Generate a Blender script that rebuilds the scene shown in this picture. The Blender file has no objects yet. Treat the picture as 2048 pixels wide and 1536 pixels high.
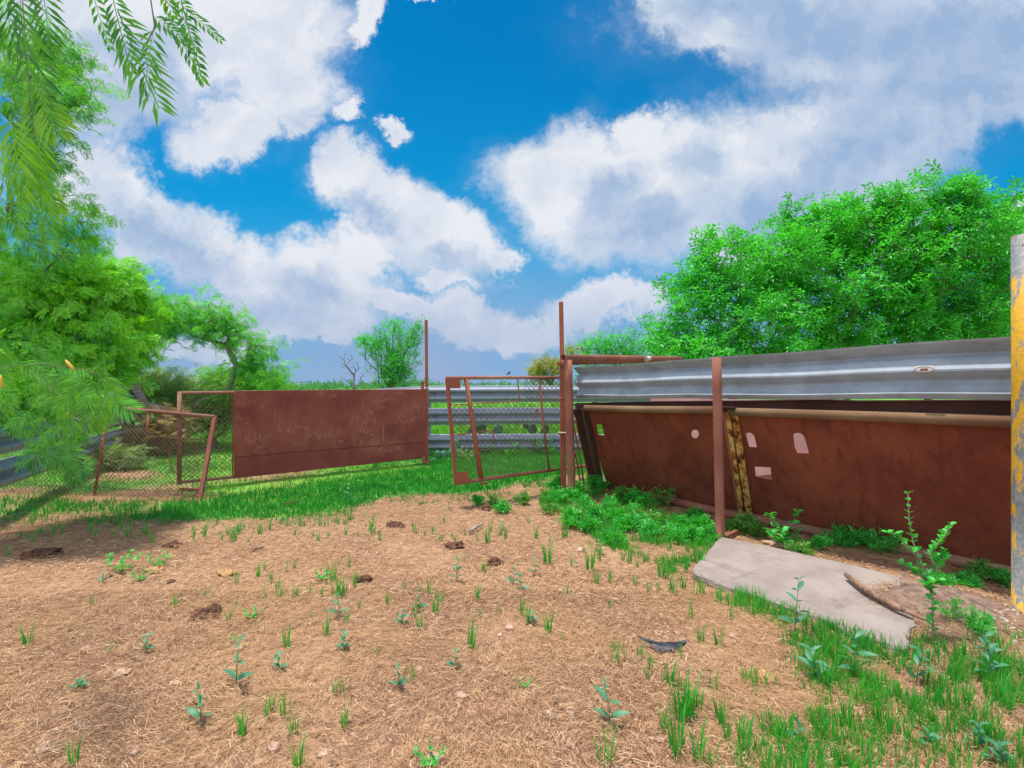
import bpy, math, random
import numpy as np
from mathutils import Vector, Matrix, noise as mnoise
from mathutils.geometry import tessellate_polygon

rng = np.random.default_rng(7)
random.seed(7)
scene = bpy.context.scene
COL = scene.collection

# ------------------------------------------------------------------ camera
F, H = 1000.0, 1.3            # focal length in px of the 2048 px frame, eye height in m
cam_d = bpy.data.cameras.new("camera")
cam = bpy.data.objects.new("camera", cam_d)
COL.objects.link(cam)
cam.location = (0, 0, H)
cam.rotation_euler = (math.radians(90), 0, 0)
cam_d.sensor_width = 36
cam_d.lens = 36 * F / 2048
cam_d.shift_y = 7 / 2048
cam_d.clip_start = 0.05
cam_d.clip_end = 6000
scene.camera = cam

# ------------------------------------------------------------------ light
SUN = Vector((-0.19, 0.07, 0.97)).normalized()
scene.view_settings.view_transform = 'Standard'
scene.view_settings.look = 'None'
scene.view_settings.exposure = 0.42
scene.view_settings.gamma = 1.0
scene.view_settings.use_curve_mapping = False
sun_d = bpy.data.lights.new("sun", 'SUN')
sun_d.energy = 3.9
sun_d.angle = math.radians(3.0)
sun_d.color = (1.0, 0.95, 0.87)
sun = bpy.data.objects.new("sun", sun_d)
COL.objects.link(sun)
sun.rotation_euler = SUN.to_track_quat('Z', 'Y').to_euler()
scene.cycles.max_bounces = 8
scene.cycles.transparent_max_bounces = 4


class NT:
    """small helper to write node trees"""
    def __init__(s, nt):
        s.nt = nt

    def n(s, typ, **kw):
        nd = s.nt.nodes.new(typ)
        for k, v in kw.items():
            setattr(nd, k, v)
        return nd

    def link(s, a, b):
        s.nt.links.new(a, b)

    def put(s, sock, v):
        if isinstance(v, bpy.types.NodeSocket):
            s.nt.links.new(v, sock)
        else:
            sock.default_value = v

    def m(s, op, a, b=None, c=None, clamp=False):
        nd = s.n('ShaderNodeMath', operation=op, use_clamp=clamp)
        s.put(nd.inputs[0], a)
        if b is not None: s.put(nd.inputs[1], b)
        if c is not None: s.put(nd.inputs[2], c)
        return nd.outputs[0]

    def vm(s, op, a, b=None, out=0):
        nd = s.n('ShaderNodeVectorMath', operation=op)
        s.put(nd.inputs[0], a)
        if b is not None: s.put(nd.inputs[1], b)
        return nd.outputs[out]

    def ss(s, x, a, b, lo=0.0, hi=1.0):
        nd = s.n('ShaderNodeMapRange', interpolation_type='SMOOTHSTEP')
        s.put(nd.inputs[0], x); s.put(nd.inputs[1], a); s.put(nd.inputs[2], b)
        s.put(nd.inputs[3], lo); s.put(nd.inputs[4], hi)
        return nd.outputs[0]

    def mix(s, f, a, b, blend='MIX'):
        nd = s.n('ShaderNodeMix', data_type='RGBA', blend_type=blend)
        nd.clamp_factor = True
        s.put(nd.inputs[0], f)
        s.put(nd.inputs[6], a if isinstance(a, bpy.types.NodeSocket) else (*a, 1))
        s.put(nd.inputs[7], b if isinstance(b, bpy.types.NodeSocket) else (*b, 1))
        return nd.outputs[2]

    def noise(s, vec, scale, detail=4, rough=0.55, dist=0.0, out=0):
        nd = s.n('ShaderNodeTexNoise')
        if vec is not None: s.put(nd.inputs['Vector'], vec)
        nd.inputs['Scale'].default_value = scale
        nd.inputs['Detail'].default_value = detail
        nd.inputs['Roughness'].default_value = rough
        nd.inputs['Distortion'].default_value = dist
        return nd.outputs[out]


# ------------------------------------------------------------------ sky
world = bpy.data.worlds.new("World")
scene.world = world
world.use_nodes = True
W = NT(world.node_tree)
world.node_tree.nodes.clear()
wout = W.n('ShaderNodeOutputWorld')
bg = W.n('ShaderNodeBackground')
WS = 0.1
bg.inputs[1].default_value = WS
W.link(bg.outputs[0], wout.inputs[0])
sky = W.n('ShaderNodeTexSky', sky_type='NISHITA')
sky.sun_disc = False
sky.sun_elevation = math.asin(SUN.z)
sky.sun_rotation = math.atan2(SUN.x, SUN.y)
sky.altitude = 200
sky.air_density = 1.0
sky.dust_density = 0.6
sky.ozone_density = 2.0
tc = W.n('ShaderNodeTexCoord')
sep = W.n('ShaderNodeSeparateXYZ')
W.link(tc.outputs['Generated'], sep.inputs[0])
ax, ay, az = sep.outputs
ysafe = W.m('MAXIMUM', W.m('ABSOLUTE', ay), 0.08)
u = W.m('DIVIDE', ax, ysafe)
v = W.m('DIVIDE', az, ysafe)
comb = W.n('ShaderNodeCombineXYZ')
W.link(u, comb.inputs[0]); W.link(v, comb.inputs[1])
W.link(W.m('MULTIPLY', W.m('SIGN', ay), 1.7), comb.inputs[2])
uv = comb.outputs[0]
warpc = W.noise(uv, 3.2, 7, 0.62, out=1)
warp = W.vm('SCALE', W.vm('SUBTRACT', warpc, (0.5, 0.5, 0.5)))
warp.node.inputs['Scale'].default_value = 0.27
warp2c = W.noise(uv, 15.0, 7, 0.72, out=1)
warp2 = W.vm('SCALE', W.vm('SUBTRACT', warp2c, (0.5, 0.5, 0.5)))
warp2.node.inputs['Scale'].default_value = 0.10
p = W.vm('ADD', W.vm('ADD', uv, warp), warp2)
sp = W.n('ShaderNodeSeparateXYZ'); W.link(p, sp.inputs[0])
cp = W.n('ShaderNodeCombineXYZ'); W.link(sp.outputs[0], cp.inputs[0]); W.link(sp.outputs[1], cp.inputs[1])
pxy = cp.outputs[0]


def field(blobs, src):
    acc = None
    for (cx, cy, rx, ry, rot) in blobs:
        mp = W.n('ShaderNodeMapping', vector_type='TEXTURE')
        W.link(src, mp.inputs[0])
        mp.inputs['Location'].default_value = ((cx - 1024) / F, (775 - cy) / F, 0)
        mp.inputs['Rotation'].default_value = (0, 0, math.radians(-rot))
        mp.inputs['Scale'].default_value = (rx / F, ry / F, 1)
        ln = W.vm('LENGTH', mp.outputs[0], out=1)
        f = W.m('SUBTRACT', 1.0, ln)
        acc = f if acc is None else W.m('SMOOTH_MAX', acc, f, 0.18)
    return acc


CL = [(230, 60, 330, 130, 0), (480, 60, 230, 170, 0), (560, 150, 150, 150, 0), (460, 270, 130, 62, -10), (200, 200, 210, 120, 0),
      (600, 255, 60, 50, 0), (697, 215, 30, 42, 0), (738, 30, 38, 48, 0), (782, 250, 40, 24, 10), (835, 5, 55, 18, 0),
      (170, 370, 130, 80, 25), (310, 440, 180, 85, 28), (470, 515, 190, 70, 30), (640, 540, 155, 90, 10), (560, 590, 130, 50, 20),
      (400, 600, 160, 48, 8), (700, 590, 90, 40, 0),
      (700, 350, 85, 75, 20), (770, 400, 130, 75, 35), (890, 465, 160, 85, 20), (1000, 500, 58, 42, 0), (740, 500, 70, 70, 0), (890, 550, 75, 30, 10),
      (1130, 350, 150, 120, 0), (1250, 420, 210, 130, 10), (1270, 280, 62, 60, 0), (1400, 370, 230, 140, 0), (1330, 470, 140, 70, 0),
      (1600, 330, 330, 170, -8), (1790, 215, 380, 165, -25), (1780, 60, 560, 130, 0), (1330, 40, 90, 70, 10), (1430, 90, 130, 50, -15),
      (2060, 80, 250, 190, 0), (1600, 450, 320, 110, -5), (1790, 395, 110, 40, -10), (2110, 430, 150, 50, -10),
      (850, 612, 210, 40, 0), (1210, 605, 150, 50, 0), (1000, 640, 200, 40, 0), (620, 650, 170, 34, 0), (1080, 640, 120, 26, 0), (640, 660, 150, 26, 0), (380, 690, 160, 40, 0), (2800, 600, 500, 260, 0), (-500, 400, 500, 300, 0)]
SH = [(1850, 120, 330, 200, -20), (1950, 60, 300, 160, 0), (1500, 40, 240, 60, 0), (210, 230, 170, 90, 0), (250, 110, 120, 60, 0), (1900, 150, 260, 200, -25), (1650, 430, 280, 70, -8), (1600, 60, 260, 70, 0), (1750, 300, 220, 60, -25), (330, 470, 130, 45, 25),
      (600, 560, 90, 40, 20), (760, 440, 80, 30, 20), (860, 500, 90, 25, 15), (1230, 400, 70, 45, 0), (1390, 330, 60, 45, 0), (1300, 480, 120, 50, 0), (480, 600, 120, 40, 10)]
fld = field(CL, pxy)
n1 = W.noise(uv, 5.0, 9, 0.6)
n2 = W.noise(uv, 2.2, 5, 0.55)
dens = W.m('ADD', fld, W.m('MULTIPLY', W.m('SUBTRACT', n1, 0.5), 0.75))
# behind the viewer the unseen deck is fractal cloud, kept dense for fill light
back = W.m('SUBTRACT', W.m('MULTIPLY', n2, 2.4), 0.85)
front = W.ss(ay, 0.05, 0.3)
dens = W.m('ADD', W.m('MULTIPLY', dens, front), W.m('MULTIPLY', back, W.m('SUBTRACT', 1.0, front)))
fine = W.noise(p, 11.0, 6, 0.62)
dens = W.m('ADD', dens, W.m('MULTIPLY', W.m('SUBTRACT', fine, 0.5), 0.35))
veil = W.ss(W.m('ADD', fld, n2), 0.1, 0.8, 0.0, 0.06)
alpha = W.m('MAXIMUM', W.ss(dens, -0.16, 0.42), veil)
shf = field(SH, pxy)
shade = W.m('ADD', W.ss(shf, -0.9, 0.9, 0.0, 0.78), W.ss(n2, 0.46, 0.72, 0.0, 0.22))
e1 = W.noise(p, 4.0, 4, 0.5)
e2 = W.noise(W.vm('ADD', p, (-0.035, 0.05, 0.0)), 4.0, 4, 0.5)
relief = W.m('MULTIPLY', W.m('SUBTRACT', e2, e1), 2.0)
thick = W.ss(dens, 0.2, 1.1, 0.0, 0.16)
shade = W.m('ADD', W.m('ADD', shade, thick), relief, clamp=True)
ccol = W.mix(shade, (0.82, 0.84, 0.89), (0.33, 0.47, 0.69))
skyt = W.mix(1.0, sky.outputs[0], (0.012, 0.92, 1.34), 'MULTIPLY')
lowblue = W.ss(v, 0.05, 0.75, 1.0, 0.0)
skyc = W.mix(W.m('MULTIPLY', lowblue, 0.85), skyt, (0.12, 3.6, 7.0))
skyc = W.mix(W.ss(v, 0.08, 0.40, 0.75, 0.0), skyc, (1.5, 4.3, 7.3))
deck = W.ss(v, 0.0, 0.30, 0.97, 0.0)
ccol10 = W.mix(1.0, ccol, (10.0, 10.0, 10.0), 'MULTIPLY')
for nd in (ccol10.node, skyt.node):
    nd.clamp_result = False
allc = W.mix(W.m('MULTIPLY', alpha, 0.97), skyc, ccol10)
allc = W.mix(W.m('MULTIPLY', deck, W.ss(n1, 0.3, 0.75, 1.0, 0.6)), allc, (3.2, 4.3, 6.5))
# unseen sky behind the viewer is brightened as added fill light
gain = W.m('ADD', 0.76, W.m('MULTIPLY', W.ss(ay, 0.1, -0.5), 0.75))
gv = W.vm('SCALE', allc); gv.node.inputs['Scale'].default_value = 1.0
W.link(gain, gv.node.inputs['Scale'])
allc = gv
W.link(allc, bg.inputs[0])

# ------------------------------------------------------------------ geometry helpers


def P(px, py, Y):
    return Vector(((px - 1024) / F * Y, Y, H - (py - 775) / F * Y))


def G(px, py, z=0.0):
    Y = (H - z) * F / (py - 775)
    return Vector(((px - 1024) / F * Y, Y, z))


def onplane(px, py, a, b, c):
    n = (b - a).cross(c - a)
    d = Vector(((px - 1024) / F, 1.0, -(py - 775) / F))
    o = Vector((0, 0, H))
    return o + d * ((a - o).dot(n) / d.dot(n))


def nz(x, y, s, o=0.0):
    return mnoise.noise(Vector((x * s + o, y * s - o, o * 0.37)))


MOUND = G(1880, 1222)


def zg(x, y):
    """terrain height"""
    r = math.hypot(x, y - 3)
    k = 1.0 / (1 + (r / 14) ** 2)
    h = (0.035 * nz(x, y, 0.55, 3) + 0.014 * nz(x, y, 2.3, 9)) * k
    d2 = ((x - MOUND.x) / 0.30) ** 2 + ((y - MOUND.y) / 0.22) ** 2
    h += 0.13 * math.exp(-d2)
    if r < 9: h += 0.008 * nz(x, y, 7.0, 2) + 0.012 * max(0.0, nz(x, y, 4.0, 13)) ** 2
    return h


def tagit(o, label=None, cat=None, group=None, kind=None):
    if label: o['label'] = label
    if cat: o['category'] = cat
    if group: o['group'] = group
    if kind: o['kind'] = kind
    return o


def root(name, loc, label, cat, group=None):
    o = bpy.data.objects.new(name, None)
    o.empty_display_size = 0.1
    COL.objects.link(o)
    o.location = loc
    return tagit(o, label, cat, group)


def link_mesh(name, me, mat, parent=None, label=None, smooth=False, wl=Vector((0, 0, 0))):
    """vertices are world coordinates; re-based on the parent's root or on wl"""
    o = bpy.data.objects.new(name, me)
    COL.objects.link(o)
    if mat: me.materials.append(mat)
    base = Vector(wl)
    if parent is not None:
        o.parent = parent
        base = Vector((0, 0, 0)); q = parent
        while q is not None:
            base = base + q.location; q = q.parent
    else:
        o.location = wl
    if base.length > 0:
        me.transform(Matrix.Translation(-base))
    if smooth:
        me.polygons.foreach_set('use_smooth', [True] * len(me.polygons))
    if label: o['label'] = label
    me.update()
    return o


def np_mesh(name, V, Fq, mat, parent=None, wl=Vector((0, 0, 0)), smooth=False, label=None):
    V = np.asarray(V, dtype=np.float32); Fq = np.asarray(Fq, dtype=np.int32)
    me = bpy.data.meshes.new(name)
    k = Fq.shape[1]
    me.vertices.add(len(V)); me.vertices.foreach_set('co', V.ravel())
    me.loops.add(Fq.size); me.loops.foreach_set('vertex_index', Fq.ravel())
    me.polygons.add(len(Fq))
    me.polygons.foreach_set('loop_start', np.arange(0, Fq.size, k, dtype=np.int32))
    me.update(calc_edges=True)
    return link_mesh(name, me, mat, parent, label, smooth, wl)


class MB:
    def __init__(s):
        s.v = []; s.f = []

    def add(s, vs, fs):
        b = len(s.v)
        s.v += [tuple(q) for q in vs]
        s.f += [tuple(i + b for i in q) for q in fs]
        return s

    def tube(s, pts, r, seg=10, cap=True, squash=1.0, hollow=False):
        pts = [Vector(q) for q in pts]
        rs = r if isinstance(r, (list, tuple)) else [r] * len(pts)
        vs = []; fs = []
        t0 = (pts[1] - pts[0]).normalized()
        up = Vector((0, 0, 1)) if abs(t0.z) < 0.9 else Vector((1, 0, 0))
        a = t0.cross(up).normalized()
        for i, q in enumerate(pts):
            t = (pts[min(i + 1, len(pts) - 1)] - pts[max(i - 1, 0)]).normalized()
            a = (a - t * a.dot(t)).normalized(); b = t.cross(a)
            for k in range(seg):
                th = 2 * math.pi * k / seg
                vs.append(q + (a * math.cos(th) + b * math.sin(th) * squash) * rs[i])
        for i in range(len(pts) - 1):
            for k in range(seg):
                k2 = (k + 1) % seg
                fs.append((i * seg + k, i * seg + k2, (i + 1) * seg + k2, (i + 1) * seg + k))
        if cap:
            if hollow:      # open pipe mouths: an inner wall and a floor a little way in
                for end, sgn in ((0, 1), (len(pts) - 1, -1)):
                    t = ((pts[1] - pts[0]) if end == 0 else (pts[-1] - pts[-2])).normalized() * sgn
                    b0 = len(vs); c = pts[end]
                    for dd, rr in ((0, 0.84), (rs[end] * 2.2, 0.84)):
                        for k in range(seg):
                            vs.append(c + (vs[end * seg + k] - c) * rr + t * dd)
                    for k in range(seg):
                        k2 = (k + 1) % seg
                        fs.append((end * seg + k, end * seg + k2, b0 + k2, b0 + k))
                        fs.append((b0 + k, b0 + k2, b0 + seg + k2, b0 + seg + k))
                    fs.append(tuple(b0 + seg + k for k in range(seg)))
            else:
                fs.append(tuple(range(seg))[::-1])
                fs.append(tuple((len(pts) - 1) * seg + k for k in range(seg)))
        return s.add(vs, fs)

    def bar(s, a, b, w, d, side=None):
        """rectangular bar from a to b; w along side, d across"""
        a = Vector(a); b = Vector(b); t = (b - a).normalized()
        x = Vector(side) if side is not None else (Vector((0, 0, 1)) if abs(t.z) < 0.9 else Vector((1, 0, 0)))
        x = (x - t * x.dot(t)).normalized(); y = t.cross(x)
        vs = []
        for q in (a, b):
            for sx, sy in ((-1, -1), (1, -1), (1, 1), (-1, 1)):
                vs.append(q + x * sx * w / 2 + y * sy * d / 2)
        fs = [(0, 3, 2, 1), (4, 5, 6, 7), (0, 1, 5, 4), (1, 2, 6, 5), (2, 3, 7, 6), (3, 0, 4, 7)]
        return s.add(vs, fs)

    def plate(s, loop, th, holes=()):
        """flat plate from a 3D polygon (front face), thickness away from it; holes = list of loops"""
        loop = [Vector(q) for q in loop]
        loops = [loop] + [[Vector(q) for q in h] for h in holes]
        c = sum(loop, Vector()) / len(loop)
        n = Vector((0, 0, 0))
        for i in range(len(loop)):
            n += (loop[i] - c).cross(loop[(i + 1) % len(loop)] - c)
        n.normalize()
        if n.dot(Vector((0, 0, H)) - c) < 0: n = -n
        x = (loop[1] - loop[0]).normalized(); x = (x - n * x.dot(n)).normalized(); y = n.cross(x)
        flat = [[Vector(((q - c).dot(x), (q - c).dot(y), 0)) for q in L] for L in loops]
        tris = tessellate_polygon(flat)
        allv = [q for L in loops for q in L]
        N = len(allv)
        vs = allv + [q - n * th for q in allv]
        fs = []
        for t in tris:
            tn = (allv[t[1]] - allv[t[0]]).cross(allv[t[2]] - allv[t[0]])
            t2 = t if tn.dot(n) > 0 else t[::-1]
            fs.append(tuple(t2)); fs.append(tuple(i + N for i in t2[::-1]))
        b = 0
        for L in loops:
            m = len(L)
            for i in range(m):
                j = (i + 1) % m
                fs.append((b + i, b + j, b + j + N, b + i + N))
            b += m
        return s.add(vs, fs)

    def build(s, name, mat, parent=None, label=None, smooth=False, wl=Vector((0, 0, 0)), bevel=0, fixn=False):
        me = bpy.data.meshes.new(name)
        me.from_pydata(s.v, [], s.f)
        if fixn:
            import bmesh
            bm = bmesh.new(); bm.from_mesh(me)
            bmesh.ops.recalc_face_normals(bm, faces=bm.faces); bm.to_mesh(me); bm.free()
        o = link_mesh(name, me, mat, parent, label, False, wl)
        if smooth:
            for pl in me.polygons: pl.use_smooth = len(pl.vertices) == 4
        if bevel:
            md = o.modifiers.new('bevel', 'BEVEL'); md.width = bevel; md.segments = 2
        return o


# ------------------------------------------------------------------ materials
def mat(name):
    m = bpy.data.materials.new(name); m.use_nodes = True
    m.node_tree.nodes.clear()
    N = NT(m.node_tree)
    out = N.n('ShaderNodeOutputMaterial')
    return m, N, out


def pr(N, out, col, rough=0.7, metal=0.0, spec=0.3, bump=None, bstr=0.3, bdist=0.01):
    b = N.n('ShaderNodeBsdfPrincipled')
    N.put(b.inputs['Base Color'], col if isinstance(col, bpy.types.NodeSocket) else (*col, 1))
    N.put(b.inputs['Roughness'], rough)
    N.put(b.inputs['Metallic'], metal)
    b.inputs['Specular IOR Level'].default_value = spec
    if bump is not None:
        bp = N.n('ShaderNodeBump'); bp.inputs['Strength'].default_value = bstr; bp.inputs['Distance'].default_value = bdist
        N.link(bump, bp.inputs['Height']); N.link(bp.outputs[0], b.inputs['Normal'])
    N.link(b.outputs[0], out.inputs[0])
    return b


def objc(N):
    return N.n('ShaderNodeTexCoord').outputs['Object']


def rust(name, a=(0.16, 0.048, 0.030), b=(0.30, 0.105, 0.055), c=(0.07, 0.03, 0.022), pale=None, sc=1.0, rough=0.85, streak=False):
    m, N, out = mat(name)
    o = objc(N)
    n1 = N.noise(o, 2.0 * sc, 4, 0.5)
    n2 = N.noise(o, 75 * sc, 5, 0.7)
    n3 = N.noise(o, 160 * sc, 2, 0.5)
    col = N.mix(N.ss(n1, 0.35, 0.68), a, b)
    col = N.mix(N.ss(n2, 0.48, 0.7, 0, 0.65), col, c)
    col = N.mix(N.ss(n3, 0.5, 0.75, 0, 0.5), col, b)
    if streak:
        mp = N.n('ShaderNodeMapping'); N.link(o, mp.inputs[0]); mp.inputs['Scale'].default_value = (14, 14, 1.1)
        n4 = N.noise(mp.outputs[0], 1.0, 4, 0.6)
        col = N.mix(N.ss(n4, 0.5, 0.72, 0, 0.55), col, (a[0] * 0.6, a[1] * 0.5, a[2] * 0.5))
        col = N.mix(N.ss(n4, 0.5, 0.3, 0, 0.35), col, (b[0] * 1.15, b[1], b[2] * 0.8))
    if pale:
        n5 = N.noise(o, 7.0 * sc, 8, 0.7, 0.6)
        col = N.mix(N.ss(n5, 0.60, 0.68, 0, 0.8), col, pale)
    pr(N, out, col, rough, 0, 0.25, n2, 0.35, 0.006)
    return m


M = {}
M['pipe'] = rust('rusty_pipe', (0.24, 0.085, 0.058), (0.34, 0.14, 0.09), (0.10, 0.042, 0.032))
M['pipe_pale'] = rust('rusty_pipe_worn', (0.26, 0.10, 0.07), (0.38, 0.20, 0.14), (0.12, 0.05, 0.04), pale=(0.46, 0.36, 0.30))
M['pipe_moss'] = rust('weathered_pipe', (0.17, 0.085, 0.045), (0.25, 0.165, 0.085), (0.09, 0.04, 0.025))
M['panel'] = rust('rusty_panel', (0.17, 0.042, 0.024), (0.25, 0.068, 0.033), (0.085, 0.026, 0.019), streak=True)
M['panel_in'] = rust('sunlit_rust_sheet', (0.27, 0.14, 0.13), (0.37, 0.21, 0.19), (0.19, 0.09, 0.08))  # paler rust: sun on the inner chute wall put into the colour
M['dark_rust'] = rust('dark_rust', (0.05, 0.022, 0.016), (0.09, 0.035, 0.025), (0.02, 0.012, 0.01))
M['bar'] = rust('rusty_bar', (0.27, 0.08, 0.045), (0.38, 0.13, 0.07), (0.12, 0.04, 0.028))
M['chain'] = rust('rusty_chain', (0.14, 0.065, 0.04), (0.22, 0.10, 0.06), (0.08, 0.04, 0.03))
M['wire'] = rust('rusty_wire', (0.13, 0.07, 0.05), (0.20, 0.12, 0.085), (0.08, 0.04, 0.03))


def sheet_mat():
    m, N, out = mat('scratched_maroon_sheet')
    o = objc(N)
    n1 = N.noise(o, 2.2, 5, 0.6); n2 = N.noise(o, 60, 4, 0.6)
    col = N.mix(N.ss(n1, 0.35, 0.65), (0.205, 0.042, 0.031), (0.285, 0.070, 0.050))
    col = N.mix(N.ss(n2, 0.5, 0.75, 0, 0.5), col, (0.16, 0.05, 0.042))
    # scraped marks, thin wandering lines inside patches
    w = N.noise(o, 4.5, 6, 0.7, 1.6)
    line = N.m('ABSOLUTE', N.m('SUBTRACT', w, 0.5))
    ln = N.ss(line, 0.0, 0.022, 1.0, 0.0)
    patch = N.ss(N.noise(o, 2.4, 3, 0.6), 0.48, 0.62)
    fine = N.ss(N.noise(o, 60, 3, 0.6), 0.38, 0.5)
    col = N.mix(N.m('MULTIPLY', N.m('MULTIPLY', ln, patch), fine), col, (0.48, 0.22, 0.15))
    mp = N.n('ShaderNodeMapping'); N.link(o, mp.inputs[0]); mp.inputs['Scale'].default_value = (30, 30, 2.0)
    st = N.noise(mp.outputs[0], 1.0, 4, 0.6)
    p2 = N.ss(N.noise(o, 3.1, 2, 0.5), 0.58, 0.66)
    col = N.mix(N.m('MULTIPLY', N.ss(st, 0.58, 0.7, 0, 0.5), p2), col, (0.50, 0.24, 0.15))
    pr(N, out, col, 0.75, 0, 0.3, n2, 0.25, 0.004)
    return m


M['sheet'] = sheet_mat()


def galv(name, base=(0.29, 0.325, 0.36)):
    m, N, out = mat(name)
    o = objc(N)
    n1 = N.noise(o, 6, 5, 0.65); vor = N.n('ShaderNodeTexVoronoi'); N.link(o, vor.inputs['Vector']); vor.inputs['Scale'].default_value = 22
    mp = N.n('ShaderNodeMapping'); N.link(o, mp.inputs[0]); mp.inputs['Scale'].default_value = (1.2, 1.2, 9)
    n2 = N.noise(mp.outputs[0], 3.0, 5, 0.65)
    d = tuple(x * 0.5 for x in base); l = tuple(min(1, x * 1.35) for x in base)
    col = N.mix(N.ss(n1, 0.35, 0.7), base, l)
    col = N.mix(N.ss(n2, 0.52, 0.74, 0, 0.4), col, d)
    col = N.mix(N.ss(vor.outputs['Color'], 0.2, 0.9, 0, 0.3), col, l)
    pr(N, out, col, N.ss(n1, 0.3, 0.7, 0.55, 0.72), 0.25, 0.35, n2, 0.12, 0.004)
    return m


M['galv'] = galv('galvanised_steel')
M['galv_old'] = galv('old_galvanised_steel', (0.23, 0.25, 0.30))


def yellow_mat():
    m, N, out = mat('chipped_yellow_paint')
    o = objc(N)
    mpy = N.n('ShaderNodeMapping'); N.link(o, mpy.inputs[0]); mpy.inputs['Scale'].default_value = (1.3, 1.3, 0.42)
    n = N.noise(mpy.outputs[0], 15, 9, 0.72, 0.3); n2 = N.noise(o, 50, 3, 0.6)
    sepz = N.n('ShaderNodeSeparateXYZ'); N.link(o, sepz.inputs[0]); z = sepz.outputs[2]
    grey = N.mix(N.ss(n2, 0.4, 0.65), (0.17, 0.18, 0.18), (0.26, 0.255, 0.25))
    thr = N.ss(z, 0.1, 1.6, 0.45, 0.56)
    f = N.ss(N.m('SUBTRACT', n, thr), -0.01, 0.01, 1.0, 0.0)
    top = N.m('ADD', z, N.m('MULTIPLY', N.m('SUBTRACT', n, 0.5), 0.3))
    f = N.m('MULTIPLY', f, N.ss(top, 1.895, 1.925, 1.0, 0.0))
    col = N.mix(f, grey, N.mix(N.ss(n2, 0.4, 0.7), (0.66, 0.37, 0.02), (0.55, 0.27, 0.02)))
    tip = N.ss(N.m('ADD', z, N.m('MULTIPLY', N.m('SUBTRACT', n, 0.5), 0.25)), 2.15, 2.17)
    col = N.mix(tip, col, (0.36, 0.09, 0.05))
    pr(N, out, col, 0.6, 0, 0.35, n, 0.15, 0.003)
    return m


M['yellow'] = yellow_mat()


def rusty_yellow():
    m, N, out = mat('flaking_yellow_on_rust')
    o = objc(N)
    mp = N.n('ShaderNodeMapping'); N.link(o, mp.inputs[0]); mp.inputs['Scale'].default_value = (1, 1, 0.45)
    n = N.noise(mp.outputs[0], 16, 8, 0.7)
    col = N.mix(N.ss(n, 0.40, 0.46), (0.07, 0.028, 0.014), (0.38, 0.13, 0.035))
    col = N.mix(N.ss(n, 0.49, 0.53), col, (0.58, 0.40, 0.11))
    pr(N, out, col, 0.8, 0, 0.2, n, 0.3, 0.004)
    return m


M['ryellow'] = rusty_yellow()


def concrete():
    m, N, out = mat('weathered_concrete')
    o = objc(N)
    n1 = N.noise(o, 3, 7, 0.65); n2 = N.noise(o, 60, 4, 0.6); n3 = N.noise(o, 9, 8, 0.75)
    col = N.mix(N.ss(n1, 0.3, 0.7), (0.25, 0.20, 0.175), (0.345, 0.285, 0.25))
    col = N.mix(N.ss(n3, 0.54, 0.72, 0, 0.5), col, (0.20, 0.155, 0.13))
    col = N.mix(N.ss(n2, 0.55, 0.75, 0, 0.4), col, (0.46, 0.42, 0.39))
    crk = N.noise(o, 1.1, 3, 0.5, 0.6)
    line = N.ss(N.m('ABSOLUTE', N.m('SUBTRACT', crk, 0.47)), 0.0, 0.0022, 1.0, 0.0)
    col = N.mix(N.m('MULTIPLY', line, 0.15), col, (0.08, 0.06, 0.05))
    st = N.noise(o, 2.2, 5, 0.6, 0.8)
    col = N.mix(N.ss(st, 0.55, 0.68, 0, 0.55), col, (0.17, 0.125, 0.10))
    pr(N, out, col, 0.9, 0, 0.2, N.m('ADD', n3, N.m('MULTIPLY', n2, 0.5)), 0.7, 0.006)
    return m


M['concrete'] = concrete()


def simple(name, a, b, sc=20, rough=0.85, spec=0.2, bs=0.4, bd=0.004, stretch=None):
    m, N, out = mat(name)
    o = objc(N)
    if stretch:
        mp = N.n('ShaderNodeMapping'); N.link(o, mp.inputs[0]); mp.inputs['Scale'].default_value = stretch; o = mp.outputs[0]
    n = N.noise(o, sc, 6, 0.65)
    pr(N, out, N.mix(N.ss(n, 0.35, 0.65), a, b), rough, 0, spec, n, bs, bd)
    return m


M['bark'] = simple('bark', (0.10, 0.075, 0.06), (0.24, 0.19, 0.16), 14)
M['bark_pale'] = simple('pale_bark', (0.22, 0.17, 0.15), (0.38, 0.30, 0.27), 14)
M['bark_green'] = simple('twig_bark', (0.13, 0.12, 0.07), (0.22, 0.20, 0.13), 20)
M['wood'] = simple('dead_wood', (0.16, 0.085, 0.055), (0.36, 0.22, 0.15), 30, stretch=(1, 1, 1))
M['oldpost'] = simple('weathered_post', (0.07, 0.045, 0.035), (0.15, 0.10, 0.08), 12, stretch=(4, 4, 0.6))
M['dung'] = simple('dry_dung', (0.055, 0.026, 0.017), (0.16, 0.075, 0.042), 40, 0.95)
M['dung_pale'] = simple('bleached_dung', (0.34, 0.18, 0.08), (0.48, 0.29, 0.13), 40, 0.95)
M['stone'] = simple('pale_stone', (0.42, 0.25, 0.17), (0.58, 0.40, 0.29), 25)
M['pebble'] = simple('white_pebble', (0.40, 0.33, 0.28), (0.64, 0.56, 0.50), 40)
M['rubber'] = simple('black_rubber', (0.030, 0.030, 0.038), (0.075, 0.075, 0.09), 18, 0.55, 0.4, 0.2)
M['cactus'] = simple('cactus_skin', (0.05, 0.15, 0.08), (0.10, 0.24, 0.15), 12, 0.6)
M['brown_feather'] = simple('brown_feathers', (0.05, 0.035, 0.03), (0.12, 0.085, 0.07), 60)


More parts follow.
